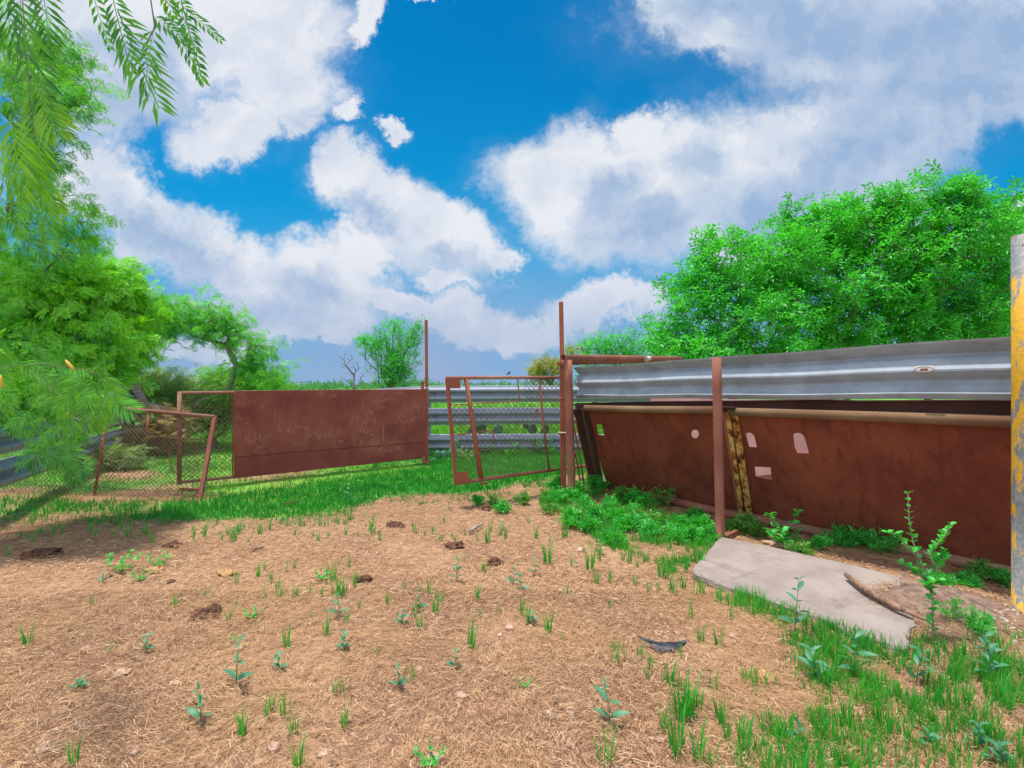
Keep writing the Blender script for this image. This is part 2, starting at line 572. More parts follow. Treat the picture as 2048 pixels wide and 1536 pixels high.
def leaf(name, a, b, c=None, trans=0.42, rough=0.5, gloss=0.035, hue=0.0):
    m, N, out = mat(name)
    g = N.n('ShaderNodeNewGeometry')
    r = g.outputs['Random Per Island']
    o = objc(N)
    big = N.noise(o, 1.3, 3, 0.6)
    col = N.mix(N.m('ADD', N.m('MULTIPLY', r, 0.55), N.ss(big, 0.35, 0.65, 0, 0.45)), a, b)
    if c: col = N.mix(N.ss(r, 0.93, 0.96, 0, 0.9), col, c)
    d = N.n('ShaderNodeBsdfDiffuse'); N.link(col, d.inputs[0])
    t = N.n('ShaderNodeBsdfTranslucent')
    tcol = N.mix(1.0, col, (1.5, 1.25, 0.6), 'MULTIPLY'); N.link(tcol, t.inputs[0])
    mx = N.n('ShaderNodeMixShader'); mx.inputs[0].default_value = trans
    N.link(d.outputs[0], mx.inputs[1]); N.link(t.outputs[0], mx.inputs[2])
    gl = N.n('ShaderNodeBsdfGlossy'); gl.inputs['Roughness'].default_value = rough
    gl.inputs['Color'].default_value = (0.8, 0.9, 0.85, 1)
    m2 = N.n('ShaderNodeMixShader'); m2.inputs[0].default_value = gloss
    N.link(mx.outputs[0], m2.inputs[1]); N.link(gl.outputs[0], m2.inputs[2])
    N.link(m2.outputs[0], out.inputs[0])
    return m


M['elm'] = leaf('elm_leaves', (0.015, 0.34, 0.028), (0.11, 0.68, 0.055))
M['mesq'] = leaf('mesquite_leaflets', (0.02, 0.36, 0.03), (0.30, 0.76, 0.02))
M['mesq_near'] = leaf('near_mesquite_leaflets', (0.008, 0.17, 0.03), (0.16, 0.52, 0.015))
M['mesq_far'] = leaf('far_mesquite_leaflets', (0.05, 0.40, 0.05), (0.24, 0.70, 0.08))
M['mesq_y'] = leaf('young_mesquite_leaflets', (0.08, 0.40, 0.01), (0.34, 0.62, 0.012))
M['catkin'] = leaf('catkin', (0.55, 0.42, 0.05), (0.75, 0.62, 0.10))
M['grass'] = leaf('grass_blades', (0.016, 0.30, 0.03), (0.11, 0.58, 0.05), (0.38, 0.34, 0.12))
M['grass_lush'] = leaf('lush_grass', (0.008, 0.21, 0.024), (0.03, 0.40, 0.03), (0.24, 0.44, 0.10))
M['grass_far'] = leaf('far_grass', (0.05, 0.26, 0.03), (0.17, 0.46, 0.05), (0.42, 0.40, 0.18))
M['weed'] = leaf('weed_leaves', (0.02, 0.34, 0.04), (0.12, 0.64, 0.08))
M['silver'] = leaf('silvery_leaves', (0.06, 0.24, 0.12), (0.12, 0.36, 0.19))
M['thicket'] = leaf('thicket_leaves', (0.07, 0.34, 0.03), (0.24, 0.56, 0.05))
M['grey_brush'] = leaf('grey_green_brush', (0.16, 0.32, 0.10), (0.32, 0.50, 0.20))
M['dry_brush'] = leaf('dry_brush', (0.34, 0.26, 0.16), (0.52, 0.44, 0.28))
M['oak'] = leaf('oak_leaves', (0.22, 0.28, 0.05), (0.42, 0.42, 0.12))
M['far'] = leaf('far_woods_leaves', (0.03, 0.19, 0.05), (0.12, 0.38, 0.10))


def straw_mat():
    m, N, out = mat('dry_straw')
    g = N.n('ShaderNodeNewGeometry'); r = g.outputs['Random Per Island']
    big = N.noise(objc(N), 1.1, 3, 0.6)
    rp = N.n('ShaderNodeValToRGB'); N.link(r, rp.inputs[0])
    el = rp.color_ramp.elements
    el[0].position = 0.0; el[0].color = (0.10, 0.045, 0.03, 1)
    el[1].position = 1.0; el[1].color = (0.80, 0.60, 0.38, 1)
    for pos, c in ((0.28, (0.23, 0.115, 0.062)), (0.6, (0.44, 0.245, 0.135)), (0.88, (0.59, 0.365, 0.205))):
        e = el.new(pos); e.color = (*c, 1)
    col = N.mix(N.ss(big, 0.40, 0.64, 0.0, 0.5), rp.outputs[0], (0.52, 0.30, 0.13))
    pr(N, out, col, 0.75, 0, 0.2)
    return m


M['straw'] = straw_mat()


def ground_mat():
    m, N, out = mat('straw_covered_soil')
    o = objc(N)
    at = N.n('ShaderNodeAttribute'); at.attribute_name = 'green'
    n1 = N.noise(o, 1.4, 6, 0.6); n2 = N.noise(o, 22, 6, 0.7); n3 = N.noise(o, 110, 4, 0.7); n4 = N.noise(o, 0.35, 4, 0.6)
    col = N.mix(N.ss(n1, 0.35, 0.65), (0.31, 0.165, 0.092), (0.42, 0.245, 0.14))
    col = N.mix(N.ss(n2, 0.42, 0.66, 0, 0.75), col, (0.15, 0.078, 0.045))
    col = N.mix(N.ss(n3, 0.50, 0.72, 0, 0.7), col, (0.60, 0.40, 0.24))
    gcol = N.mix(N.ss(n2, 0.4, 0.7), (0.03, 0.22, 0.03), (0.10, 0.32, 0.05))
    gcol = N.mix(N.ss(n4, 0.4, 0.6), gcol, (0.16, 0.36, 0.05))
    gf = N.ss(N.m('ADD', at.outputs['Fac'], N.m('MULTIPLY', N.m('SUBTRACT', n2, 0.5), 0.8)), 0.35, 0.75)
    col = N.mix(gf, col, gcol)
    at2 = N.n('ShaderNodeAttribute'); at2.attribute_name = 'soil'
    col = N.mix(at2.outputs['Fac'], col, N.mix(N.ss(n2, 0.35, 0.65), (0.14, 0.085, 0.065), (0.30, 0.20, 0.15)))
    h = N.m('ADD', n2, N.m('MULTIPLY', n3, 0.5))
    pr(N, out, col, 0.95, 0, 0.1, h, 0.6, 0.012)
    return m


M['ground'] = ground_mat()


# ------------------------------------------------------------------ where things grow (painted in ground coordinates)
def interp(x, pts):
    return float(np.interp(x, [q[0] for q in pts], [q[1] for q in pts]))


UP = [(-400, 996), (0, 1000), (390, 1004), (430, 996), (650, 965), (850, 938), (900, 925), (1130, 905), (1300, 900)]
LO = [(-400, 1050), (0, 1040), (380, 1030), (560, 1030), (700, 1012), (850, 985), (1000, 975), (1130, 948), (1300, 930)]


def to_px(x, y):
    return 1024 + F * x / y, 775 + F * H / y


def inpoly(x, y, poly):
    c = False; n = len(poly)
    for i in range(n):
        x1, y1 = poly[i]; x2, y2 = poly[(i + 1) % n]
        if (y1 > y) != (y2 > y) and x < (x2 - x1) * (y - y1) / (y2 - y1) + x1: c = not c
    return c


def lush(x, y):
    """dense short grass: the strip under the gates"""
    if y < 0.5: return 0.0
    px, py = to_px(x, y)
    if px < -700 or px > 1500: return 0.0
    a = interp(px, UP); b = interp(px, LO)
    k = nz(x, y, 1.1, 5) * 14
    up = min(1, max(0, (py - a) / 8 + 0.5)); lo = min(1, max(0, (b + 4 + k - py) / 16 + 0.5))
    d = up * lo
    if px < 330: d *= 0.55
    if px > 860 and py < 960:
        d = max(d, 0.9 * min(1, max(0, (py - 885) / 20)) * min(1, max(0, (955 - py) / 10 + .5)))
    return d


def beyond(x, y):
    """patchy pasture beyond the gates"""
    if y < 4: return 0.0
    px, py = to_px(x, y)
    a = interp(px, UP)
    if py > a: return 0.0
    return min(1, max(0.12, 0.78 + 1.3 * nz(x, y, 0.8, 21) + (y - 8) * 0.10))


RIGHT_POLYS = [([(1075, 965), (1190, 985), (1300, 1020), (1440, 1065), (1400, 1140), (1370, 1170), (1300, 1120), (1200, 1085), (1080, 1010)], 0.55),
               ([(1375, 1140), (1500, 1190), (1640, 1245), (1830, 1300), (1840, 1340), (1700, 1330), (1560, 1265), (1400, 1190)], 1.0),
               ([(1560, 1290), (1900, 1270), (2300, 1290), (2300, 1560), (1640, 1560), (1600, 1400)], 0.66),
               ([(1310, 1360), (1600, 1330), (1650, 1560), (1380, 1560)], 0.42)]


SLABP = [(1440, 1078), (1384, 1146), (1450, 1182), (1560, 1220), (1700, 1275), (1806, 1312), (1832, 1290), (1840, 1250), (1852, 1178), (1700, 1138), (1520, 1095)]


def rightgreen(x, y):
    if y < 0.8 or y > 9: return 0.0
    px, py = to_px(x, y)
    if inpoly(px, py, SLABP): return 0.0
    k = nz(x, y, 2.2, 11) * 0.8 + nz(x, y, 6.5, 23) * 1.1
    for poly, d in RIGHT_POLYS:
        if inpoly(px, py, poly): return max(0.0, min(1.0, d + k))
    return 0.0


# ground sheet, finer near the camera
def build_ground():
    n = 560
    t = np.linspace(-1, 1, n)
    gx = 1.1 * np.sinh(8 * t)
    gy = 1.1 * np.sinh(8 * t) + 2.6
    V = np.zeros((n * n, 3), np.float32); gr = np.zeros(n * n, np.float32); so = np.zeros(n * n, np.float32)
    i = 0
    for y in gy:
        for x in gx:
            near = abs(x) < 60 and abs(y) < 60
            z = zg(x, y) if near else 0.0
            V[i] = (x, y, z)
            if near and y > 0.9:
                g = max(lush(x, y), beyond(x, y), rightgreen(x, y) * 0.45)
                if y > 16: g = max(g, min(1, (y - 12) / 8))
                gr[i] = g
                d2 = ((x - MOUND.x) / 0.42) ** 2 + ((y - MOUND.y) / 0.35) ** 2
                so[i] = min(1, 1.5 * math.exp(-d2))
            else:
                gr[i] = 1.0 if y > 2 else 0.2
            i += 1
    idx = np.arange(n * n).reshape(n, n)
    Q = np.stack([idx[:-1, :-1].ravel(), idx[:-1, 1:].ravel(), idx[1:, 1:].ravel(), idx[1:, :-1].ravel()], 1)
    o = np_mesh('ground', V, Q, M['ground'], smooth=True)
    for nm, arr in (('green', gr), ('soil', so)):
        a = o.data.attributes.new(nm, 'FLOAT', 'POINT'); a.data.foreach_set('value', arr)
    tagit(o, kind='structure')


build_ground()


# ------------------------------------------------------------------ instancing of leaf templates into one mesh
def frames(D, roll=None, up=None):
    """rotation matrices (n,3,3) with columns x=D, y, z from direction vectors"""
    D = D / (np.linalg.norm(D, axis=1, keepdims=True) + 1e-9)
    n = len(D)
    U = rng.normal(size=(n, 3)) if up is None else up + rng.normal(size=(n, 3)) * 0.35
    Y = np.cross(U, D); Y /= (np.linalg.norm(Y, axis=1, keepdims=True) + 1e-9)
    Z = np.cross(D, Y)
    return np.stack([D, Y, Z], axis=2)


def scatter(tv, tf, pos, R, sc):
    """copies of one template as raw geometry"""
    n = len(pos)
    V = np.einsum('nij,kj->nki', R, tv) * sc[:, None, None] + pos[:, None, :]
    Fq = tf[None] + (np.arange(n) * len(tv))[:, None, None]
    return V.reshape(-1, 3), Fq.reshape(-1, tf.shape[1])


class Bag:
    def __init__(s): s.V = []; s.F = []; s.n = 0

    def add(s, V, Fq):
        s.V.append(V); s.F.append(Fq + s.n); s.n += len(V)

    def mesh(s, *a, **k):
        return np_mesh(a[0], np.concatenate(s.V), np.concatenate(s.F), *a[1:], **k)


def t_frond(pairs=12, L=1.0, l=0.42, w=0.055, droop=0.18, ang=65):
    """one pinna: a thin rachis with paired narrow leaflets"""
    V = []; Fq = []
    def quad(a, b, c, d):
        i = len(V); V.extend([a, b, c, d]); Fq.append((i, i + 1, i + 2, i + 3))
    zc = lambda x: -droop * x * x
    prev = None
    for k in range(5):
        x0, x1 = k / 5 * L, (k + 1) / 5 * L
        quad((x0, -0.006, zc(x0)), (x0, 0.006, zc(x0)), (x1, 0.006, zc(x1)), (x1, -0.006, zc(x1)))
    for k in range(pairs):
        x = (0.08 + 0.9 * k / (pairs - 1)) * L
        ln = l * (0.65 + 0.6 * math.sin(math.pi * min(1, (k + 1.5) / (pairs + 1)))) * (0.9 + 0.2 * random.random())
        for sg in (-1, 1):
            an = math.radians(ang + random.uniform(-8, 8)) - k / pairs * 0.45
            dx, dy = math.cos(an), math.sin(an) * sg
            dz = random.uniform(-0.30, 0.12)
            b = Vector((x, 0.008 * sg, zc(x)))
            d = Vector((dx, dy, dz)).normalized()
            s = Vector((-dy, dx, 0)).normalized() * (w / 2)
            mid = b + d * ln * 0.5 + Vector((0, 0, 0.02 * ln))
            tip = b + d * ln + Vector((0.05 * ln, 0, -0.10 * ln))
            quad(tuple(b), tuple(mid - s), tuple(tip), tuple(mid + s))
    return np.array(V, np.float32), np.array(Fq, np.int32)


def t_bip(pairs=12, **k):
    """bipinnate leaf: two pinnae in a V on a short stalk"""
    v1, f1 = t_frond(pairs, **k)
    out = Bag()
    for a in (0.42, -0.42):
        c, s_ = math.cos(a), math.sin(a)
        R = np.array([[c, -s_, 0], [s_, c, 0], [0, 0, 1]])
        out.add(v1 @ R.T + np.array([0.15, 0, 0]), f1)
    return np.concatenate(out.V), np.concatenate(out.F)


def t_sprig(n=7, l=0.5, w=0.2, spread=1.0):
    """short twig with alternate broad leaves (each two folded quads)"""
    V = []; Fq = []
    for k in range(n):
        x = k / (n - 1)
        sg = -1 if k % 2 else 1
        an = sg * math.radians(random.uniform(35, 75)) if k < n - 1 else 0
        d = Vector((math.cos(an), math.sin(an) * spread, random.uniform(-0.6, 0.35))).normalized()
        s = Vector((0, 0, 1)).cross(d).normalized()
        ln = l * random.uniform(0.75, 1.15); ww = w * random.uniform(0.8, 1.1)
        b = Vector((x, 0, -0.15 * x * x))
        up = s.cross(d)
        m1 = b + d * ln * 0.45
        i = len(V)
        V += [b, m1 - s * ww / 2 - up * 0.04, b + d * ln + up * 0.06, m1 + s * ww / 2 - up * 0.04]
        Fq.append((i, i + 1, i + 2, i + 3))
    return np.array([tuple(q) for q in V], np.float32), np.array(Fq, np.int32)


# ------------------------------------------------------------------ trees
def skeleton(base, fork, att, jitter=0.06, sag=0.0, r_tip=0.004, pw=0.48, rmax=0.2, bias=0.35):
    """connect attraction points to a trunk; returns edges (points list, radii) and twig directions"""
    pts = [Vector(base)]
    nst = 4
    for i in range(1, nst + 1):
        t = i / nst
        pts.append(Vector(base).lerp(Vector(fork), t) + Vector((random.gauss(0, jitter), random.gauss(0, jitter), 0)) * (1 if i < nst else 0))
    par = [-1] + list(range(nst))
    plen = [0.0]
    for i in range(1, len(pts)): plen.append(plen[-1] + (pts[i] - pts[i - 1]).length)
    att = sorted(att, key=lambda a: (a - pts[-1]).length)
    arr = np.zeros((len(pts) + 3 * len(att), 3)); pl = np.zeros(len(arr))
    for i, q in enumerate(pts): arr[i] = q; pl[i] = plen[i]
    cnt = len(pts); leafnodes = []
    for a in att:
        d = np.linalg.norm(arr[:cnt] - np.array(a), axis=1)
        cost = d + bias * pl[:cnt]
        cost[0] += 3; cost[1] += 1.0
        j = int(np.argmin(cost))
        dist = d[j]
        q0 = Vector(arr[j]); last = j
        m = 2 if dist > 0.35 else 1
        for s in range(1, m + 1):
            t = s / m
            q = q0.lerp(a, t)
            if t < 1: q += Vector((random.gauss(0, 1), random.gauss(0, 1), random.gauss(0, 1) - sag)) * dist * 0.11
            arr[cnt] = q; par.append(last); pl[cnt] = pl[last] + (q - Vector(arr[last])).length
            pts.append(q); last = cnt; cnt += 1
        leafnodes.append(last)
    w = np.zeros(cnt)
    for i in leafnodes: w[i] += 1
    for i in range(cnt - 1, 0, -1): w[par[i]] += w[i]
    r = np.minimum(rmax, r_tip * np.maximum(w, 1) ** pw)
    return pts, par, r, leafnodes


def branch_mesh(pts, par, r, seg=5):
    V = []; Fq = []
    for i in range(1, len(pts)):
        a = Vector(pts[par[i]]); b = Vector(pts[i]); t = b - a
        if t.length < 1e-5: continue
        t.normalize()
        up = Vector((0, 0, 1)) if abs(t.z) < 0.9 else Vector((1, 0, 0))
        x = t.cross(up).normalized(); y = t.cross(x)
        ra = min(r[par[i]], r[i] * 1.35); rb = r[i]; k0 = len(V)
        for q, rr in ((a, ra), (b, rb)):
            for k in range(seg):
                th = 2 * math.pi * k / seg
                V.append(tuple(q + x * math.cos(th) * rr + y * math.sin(th) * rr))
        for k in range(seg):
            k2 = (k + 1) % seg
            Fq.append((k0 + k, k0 + k2, k0 + seg + k2, k0 + seg + k))
    return np.array(V), np.array(Fq)


def blob_points(blobs, n, shell=0.45):
    """blobs: (center Vector, (rx,ry,rz), weight); points pushed toward the surface"""
    ws = np.array([b[2] for b in blobs], float); ws /= ws.sum()
    out = []
    for i in rng.choice(len(blobs), n, p=ws):
        c, rr, _ = blobs[i]
        d = rng.normal(size=3); d /= np.linalg.norm(d)
        k = rng.random() ** shell
        out.append(Vector((c[0] + d[0] * rr[0] * k, c[1] + d[1] * rr[1] * k, c[2] + d[2] * rr[2] * k)))
    return out


def make_tree(name, label, cat, base, fork, att, lmat, templ, per, lsc, spread, bmat, droop=0.0, group=None,
              trunk_kw=None, flat=0.3, outw=0.9, zmin=0.05, bseg=5):
    base = Vector(base)
    R_ = root(name, base, label, cat, group)
    pts, par, r, ln = skeleton(base, fork, att, **(trunk_kw or {}))
    bv, bf = branch_mesh(pts, par, r, bseg)
    np_mesh('trunk', bv, bf, bmat, R_, smooth=True)
    L = np.array([tuple(pts[i]) for i in ln]); Pp = np.array([tuple(pts[par[i]]) for i in ln])
    rep = np.repeat(np.arange(len(L)), per)
    t = rng.random(len(rep))[:, None] * 0.75 + 0.25
    dirn = L[rep] - Pp[rep]; dl = np.linalg.norm(dirn, axis=1, keepdims=True) + 1e-6
    base_dir = dirn / dl
    pos = Pp[rep] + dirn * t + rng.normal(size=(len(rep), 3)) * spread
    pos[:, 2] = np.maximum(pos[:, 2], zmin)
    D = base_dir * outw + rng.normal(size=(len(rep), 3)) * 0.7 + np.array([0, 0, -droop])
    up = np.tile(np.array([0, 0, 1.0]), (len(rep), 1)) if flat > 0 else None
    Rm = frames(D, up=up)
    sc = lsc * rng.uniform(0.7, 1.25, len(rep))
    V, Fq = scatter(templ[0], templ[1], pos, Rm, sc)
    V[:, 2] = np.maximum(V[:, 2], 0.02)
    np_mesh('crown', V, Fq, lmat, R_)
    return R_


def B(px, py, Y, rx, ry, rY=None, w=None):
    """an ellipsoid of foliage seen at px,py at depth Y; radii in px at that depth"""
    c = P(px, py, Y)
    a = rx / F * Y; b = ry / F * Y; d = rY if rY else (a + b) / 2
    return (c, (a, d, b), w if w else a * b)


SPRIG = t_sprig(7, 0.62, 0.24)
SPRIG_S = t_sprig(6, 0.6, 0.26)
BIP_FAR = t_bip(7, l=0.5, w=0.085, droop=0.3)
BIP = t_bip(11, l=0.36, w=0.062, droop=0.22)
BIP_NEAR = t_bip(14, l=0.34, w=0.055, droop=0.25)

# big hackberry / elm trees behind the chute
A = blob_points([B(1375, 600, 11, 75, 75), B(1450, 540, 11, 75, 70), B(1500, 640, 11, 120, 90), B(1560, 520, 11.5, 90, 80), B(1340, 680, 11, 70, 40), B(1430, 480, 11, 40, 25, w=.1), B(1400, 700, 10.5, 130, 50), B(1520, 700, 11, 110, 50), B(1500, 465, 11, 30, 30, w=.08)], 420)
make_tree('elm_tree', 'bushy elm nearest the long top pipe, thin leafy tips leaning left', 'tree',
          (4.7, 11.2, 0), (4.9, 11.2, 1.0), A, M['elm'], SPRIG, 10, 0.185, 0.11, M['bark'], droop=0.25,
          trunk_kw=dict(rmax=0.12, sag=0.2))
A = blob_points([B(1620, 480, 12.5, 90, 75), B(1700, 470, 12.5, 90, 75), B(1660, 600, 12, 130, 100), B(1580, 580, 12, 60, 80), B(1710, 420, 12.5, 60, 30), B(1600, 430, 12.5, 45, 28, w=.2), B(1650, 690, 12.5, 120, 45)], 480)
make_tree('elm_tree', 'middle elm of the row behind the guardrail, sky showing through gaps in its crown', 'tree',
          (8.4, 12.4, 0), (8.3, 12.4, 1.4), A, M['elm'], SPRIG, 9, 0.205, 0.11, M['bark'], droop=0.25, trunk_kw=dict(rmax=0.14, sag=0.2))
A = blob_points([B(1860, 410, 12, 95, 62), B(1830, 500, 12, 120, 90), B(1960, 480, 12, 110, 100), B(1900, 600, 12, 140, 100), B(1800, 600, 12, 90, 80), B(1790, 400, 12, 40, 30, w=.3), B(1920, 395, 12, 50, 32, w=.4), B(1860, 670, 12, 150, 40)], 660)
make_tree('elm_tree', 'tallest and densest elm, standing between the middle elm and the yellow post', 'tree',
          (10.0, 12.0, 0), (9.9, 12.0, 1.9), A, M['elm'], SPRIG, 9, 0.205, 0.11, M['bark'], droop=0.25, trunk_kw=dict(rmax=0.17, sag=0.2))
A = blob_points([B(2060, 470, 13, 90, 85), B(2120, 560, 13, 140, 140), B(2060, 620, 13, 90, 90)], 380)
make_tree('elm_tree', 'rightmost elm, cut by the right edge of the photo behind the yellow post', 'tree',
          (13.9, 13, 0), (13.8, 13.0, 1.8), A, M['elm'], SPRIG, 9, 0.205, 0.11, M['bark'], droop=0.25, trunk_kw=dict(rmax=0.17, sag=0.2))
A = blob_points([B(1215, 690, 12.5, 55, 28), B(1260, 700, 12.5, 40, 35), B(1180, 705, 12.5, 28, 18), B(1200, 740, 12.5, 60, 30)], 90)
make_tree('elm_sapling', 'small loose leafy sapling rising behind the two horizontal pipes', 'tree',
          (2.6, 12.5, 0), (2.6, 12.5, 0.9), A, M['elm'], SPRIG_S, 14, 0.11, 0.12, M['bark'], trunk_kw=dict(rmax=0.05, sag=0.0))
# young tree behind the sheet gate
A = blob_points([B(790, 650, 11.5, 32, 26), B(755, 690, 11.5, 36, 40), B(820, 690, 11.5, 36, 45), B(785, 710, 11.5, 45, 45), B(728, 680, 11.5, 14, 14, w=.05), B(785, 750, 11.5, 60, 34), B(838, 650, 11.5, 14, 16, w=.04), B(800, 740, 11.5, 50, 40)], 330, shell=0.8)
make_tree('young_tree', 'slender airy young tree with small green leaves behind the maroon sheet gate', 'tree',
          (-2.75, 11.5, 0), (-2.75, 11.5, 0.15), A, M['elm'], SPRIG_S, 8, 0.075, 0.07, M['bark'],
          trunk_kw=dict(rmax=0.028, sag=0.0, r_tip=0.0035, bias=0.75, pw=0.4))


def bare_shrub():
    base = P(718, 800, 11.0); base.z = 0
    R_ = root('bare_shrub', base, 'small leafless grey shrub poking up above the maroon sheet gate', 'shrub')
    att = [P(x, y, 11.0 + random.uniform(-0.3, 0.3)) for x, y in ((680, 715), (690, 705), (700, 722), (697, 735), (712, 742), (685, 728), (715, 730), (720, 755), (725, 765), (708, 750), (690, 745), (683, 735), (722, 745), (700, 710), (676, 722), (682, 712), (688, 720), (694, 716), (706, 716), (704, 728), (714, 722), (718, 738), (728, 750), (680, 750), (688, 758), (696, 726), (709, 735), (692, 732))]
    pts, par, r, ln = skeleton(base, P(708, 775, 11), att, r_tip=0.004, rmax=0.02)
    V, Fq = branch_mesh(pts, par, r, 4)
    np_mesh('branches', V, Fq, M['bark'], R_)


bare_shrub()
# far oak behind the open gate
A = blob_points([B(1095, 738, 30, 34, 26), B(1075, 745, 30, 22, 18), B(1112, 725, 30, 16, 14), B(1150, 700, 30, 22, 14, w=.2)], 130, shell=0.35)
make_tree('oak_tree', 'distant olive-yellow oak with dark gnarled limbs beyond the open mesh gate', 'tree',
          (2.5, 30, 0), (2.4, 30, 1.3), A, M['oak'], SPRIG_S, 13, 0.17, 0.14, M['bark'], trunk_kw=dict(rmax=0.16, r_tip=0.014, bias=0.1))

# mesquite at mid left, spreading right over the brush
A = blob_points([B(330, 630, 10.5, 75, 45), B(250, 620, 10, 80, 70), B(400, 640, 10.5, 65, 42), B(450, 650, 10.5, 55, 40), B(515, 690, 10.5, 45, 30), B(545, 745, 10.5, 30, 20), B(500, 730, 10.5, 30, 12, w=.1),
                 B(200, 560, 10, 80, 45), B(210, 700, 9.5, 100, 60)], 430, shell=0.55)
make_tree('mesquite_tree', 'wide feathery mesquite left of the sheet gate, bare curving limbs spreading toward it', 'tree',
          (-7.6, 10.6, 0), (-7.0, 10.5, 0.75), A, M['mesq_far'], BIP_FAR, 8, 0.12, 0.15, M['bark_pale'], droop=0.7,
          trunk_kw=dict(rmax=0.11, sag=0.5, r_tip=0.0055, bias=0.12))

# bushes below and beyond it
def bush(name, label, cat, cx, py_base, Y, blobs, n, mt, tm, per, sc, sp, group=None, droop=0.2):
    b = P(cx, py_base, Y); b.z = 0
    A = [a for a in blob_points(blobs, n, 0.5) if a.z > 0.08]
    return make_tree(name, label, cat, b, b + Vector((0, 0, 0.25)), A, mt, tm, per, sc, sp, M['bark_green'], droop=droop, group=group,
                     trunk_kw=dict(rmax=0.03, r_tip=0.003))


bush('bush', 'bright yellow-green bush under the mesquite limbs, above the left end of the sheet gate', 'bush', 500, 800, 16, [B(480, 760, 16, 60, 25), B(540, 772, 16, 50, 16), B(430, 765, 16, 40, 20)], 160, M['thicket'], SPRIG_S, 14, 0.16, 0.16)
bush('brush_shrub', 'large wispy grey-green shrub behind the pipe frame of the sheet gate', 'bush', 340, 850, 11.2, [B(340, 790, 11.2, 70, 50), B(400, 810, 11.2, 70, 50), B(300, 770, 11.2, 50, 30)], 240, M['grey_brush'], BIP_FAR, 10, 0.11, 0.13)
bush('brush_shrub', 'green shrub seen through the mesh part of the sheet gate', 'bush', 430, 850, 10.4, [B(430, 835, 10.4, 60, 35), B(460, 810, 10.4, 50, 35)], 130, M['grass_far'], SPRIG_S, 14, 0.09, 0.1)
bush('dry_brush', 'heap of dry tan brush behind the top pipe of the left mesh gate', 'brush', 340, 880, 9.6, [B(335, 850, 9.6, 45, 35), B(310, 875, 9.6, 50, 20)], 130, M['dry_brush'], BIP_FAR, 9, 0.10, 0.1)
bush('brush_shrub', 'low grey-green weed mound between the two old posts', 'bush', 225, 925, 7.9, [B(235, 912, 7.9, 50, 16)], 60, M['grey_brush'], BIP_FAR, 12, 0.07, 0.07)

# thicket behind the guardrail fence
def thicket():
    bag = Bag()
    n = 9000
    Y = rng.uniform(10.3, 17, n); px = rng.uniform(830, 1420, n)
    X = (px - 1024) / F * Y
    hh = np.array([0.45 + 0.4 * (0.5 + nz(x, y, 0.7, 31)) for x, y in zip(X, Y)])
    Z = rng.random(n) ** 0.7 * hh
    pos = np.stack([X, Y, Z + 0.02], 1)
    D = rng.normal(size=(n, 3)) * 0.6 + np.array([0, 0, 0.9])
    V, Fq = scatter(SPRIG_S[0], SPRIG_S[1], pos, frames(D), rng.uniform(0.06, 0.14, n))
    bag.add(V, Fq)
    tagit(bag.mesh('thicket', M['thicket']), 'bright green knee-high undergrowth beyond the guardrail fence', 'undergrowth', kind='stuff')


thicket()


def far_woods():
    bag = Bag()
    n = 7000
    th = rng.uniform(-1.05, 1.05, n)
    Y = 170 + rng.uniform(-10, 40, n)
    X = np.tan(th) * Y
    hh = np.array([1.7 + 1.3 * max(0, nz(x, y, 0.05, 3) + 0.25) + 0.8 * nz(x, y, 0.3, 8) for x, y in zip(X, Y)])
    pos = np.stack([X, Y, rng.random(n) ** 0.6 * hh], 1)
    V, Fq = scatter(SPRIG_S[0], SPRIG_S[1], pos, frames(rng.normal(size=(n, 3))), rng.uniform(1.2, 2.0, n))
    bag.add(V, Fq)
    tagit(bag.mesh('distant_woods', M['far']), 'low dark green line of woods on the horizon', 'woods', kind='stuff')


far_woods()


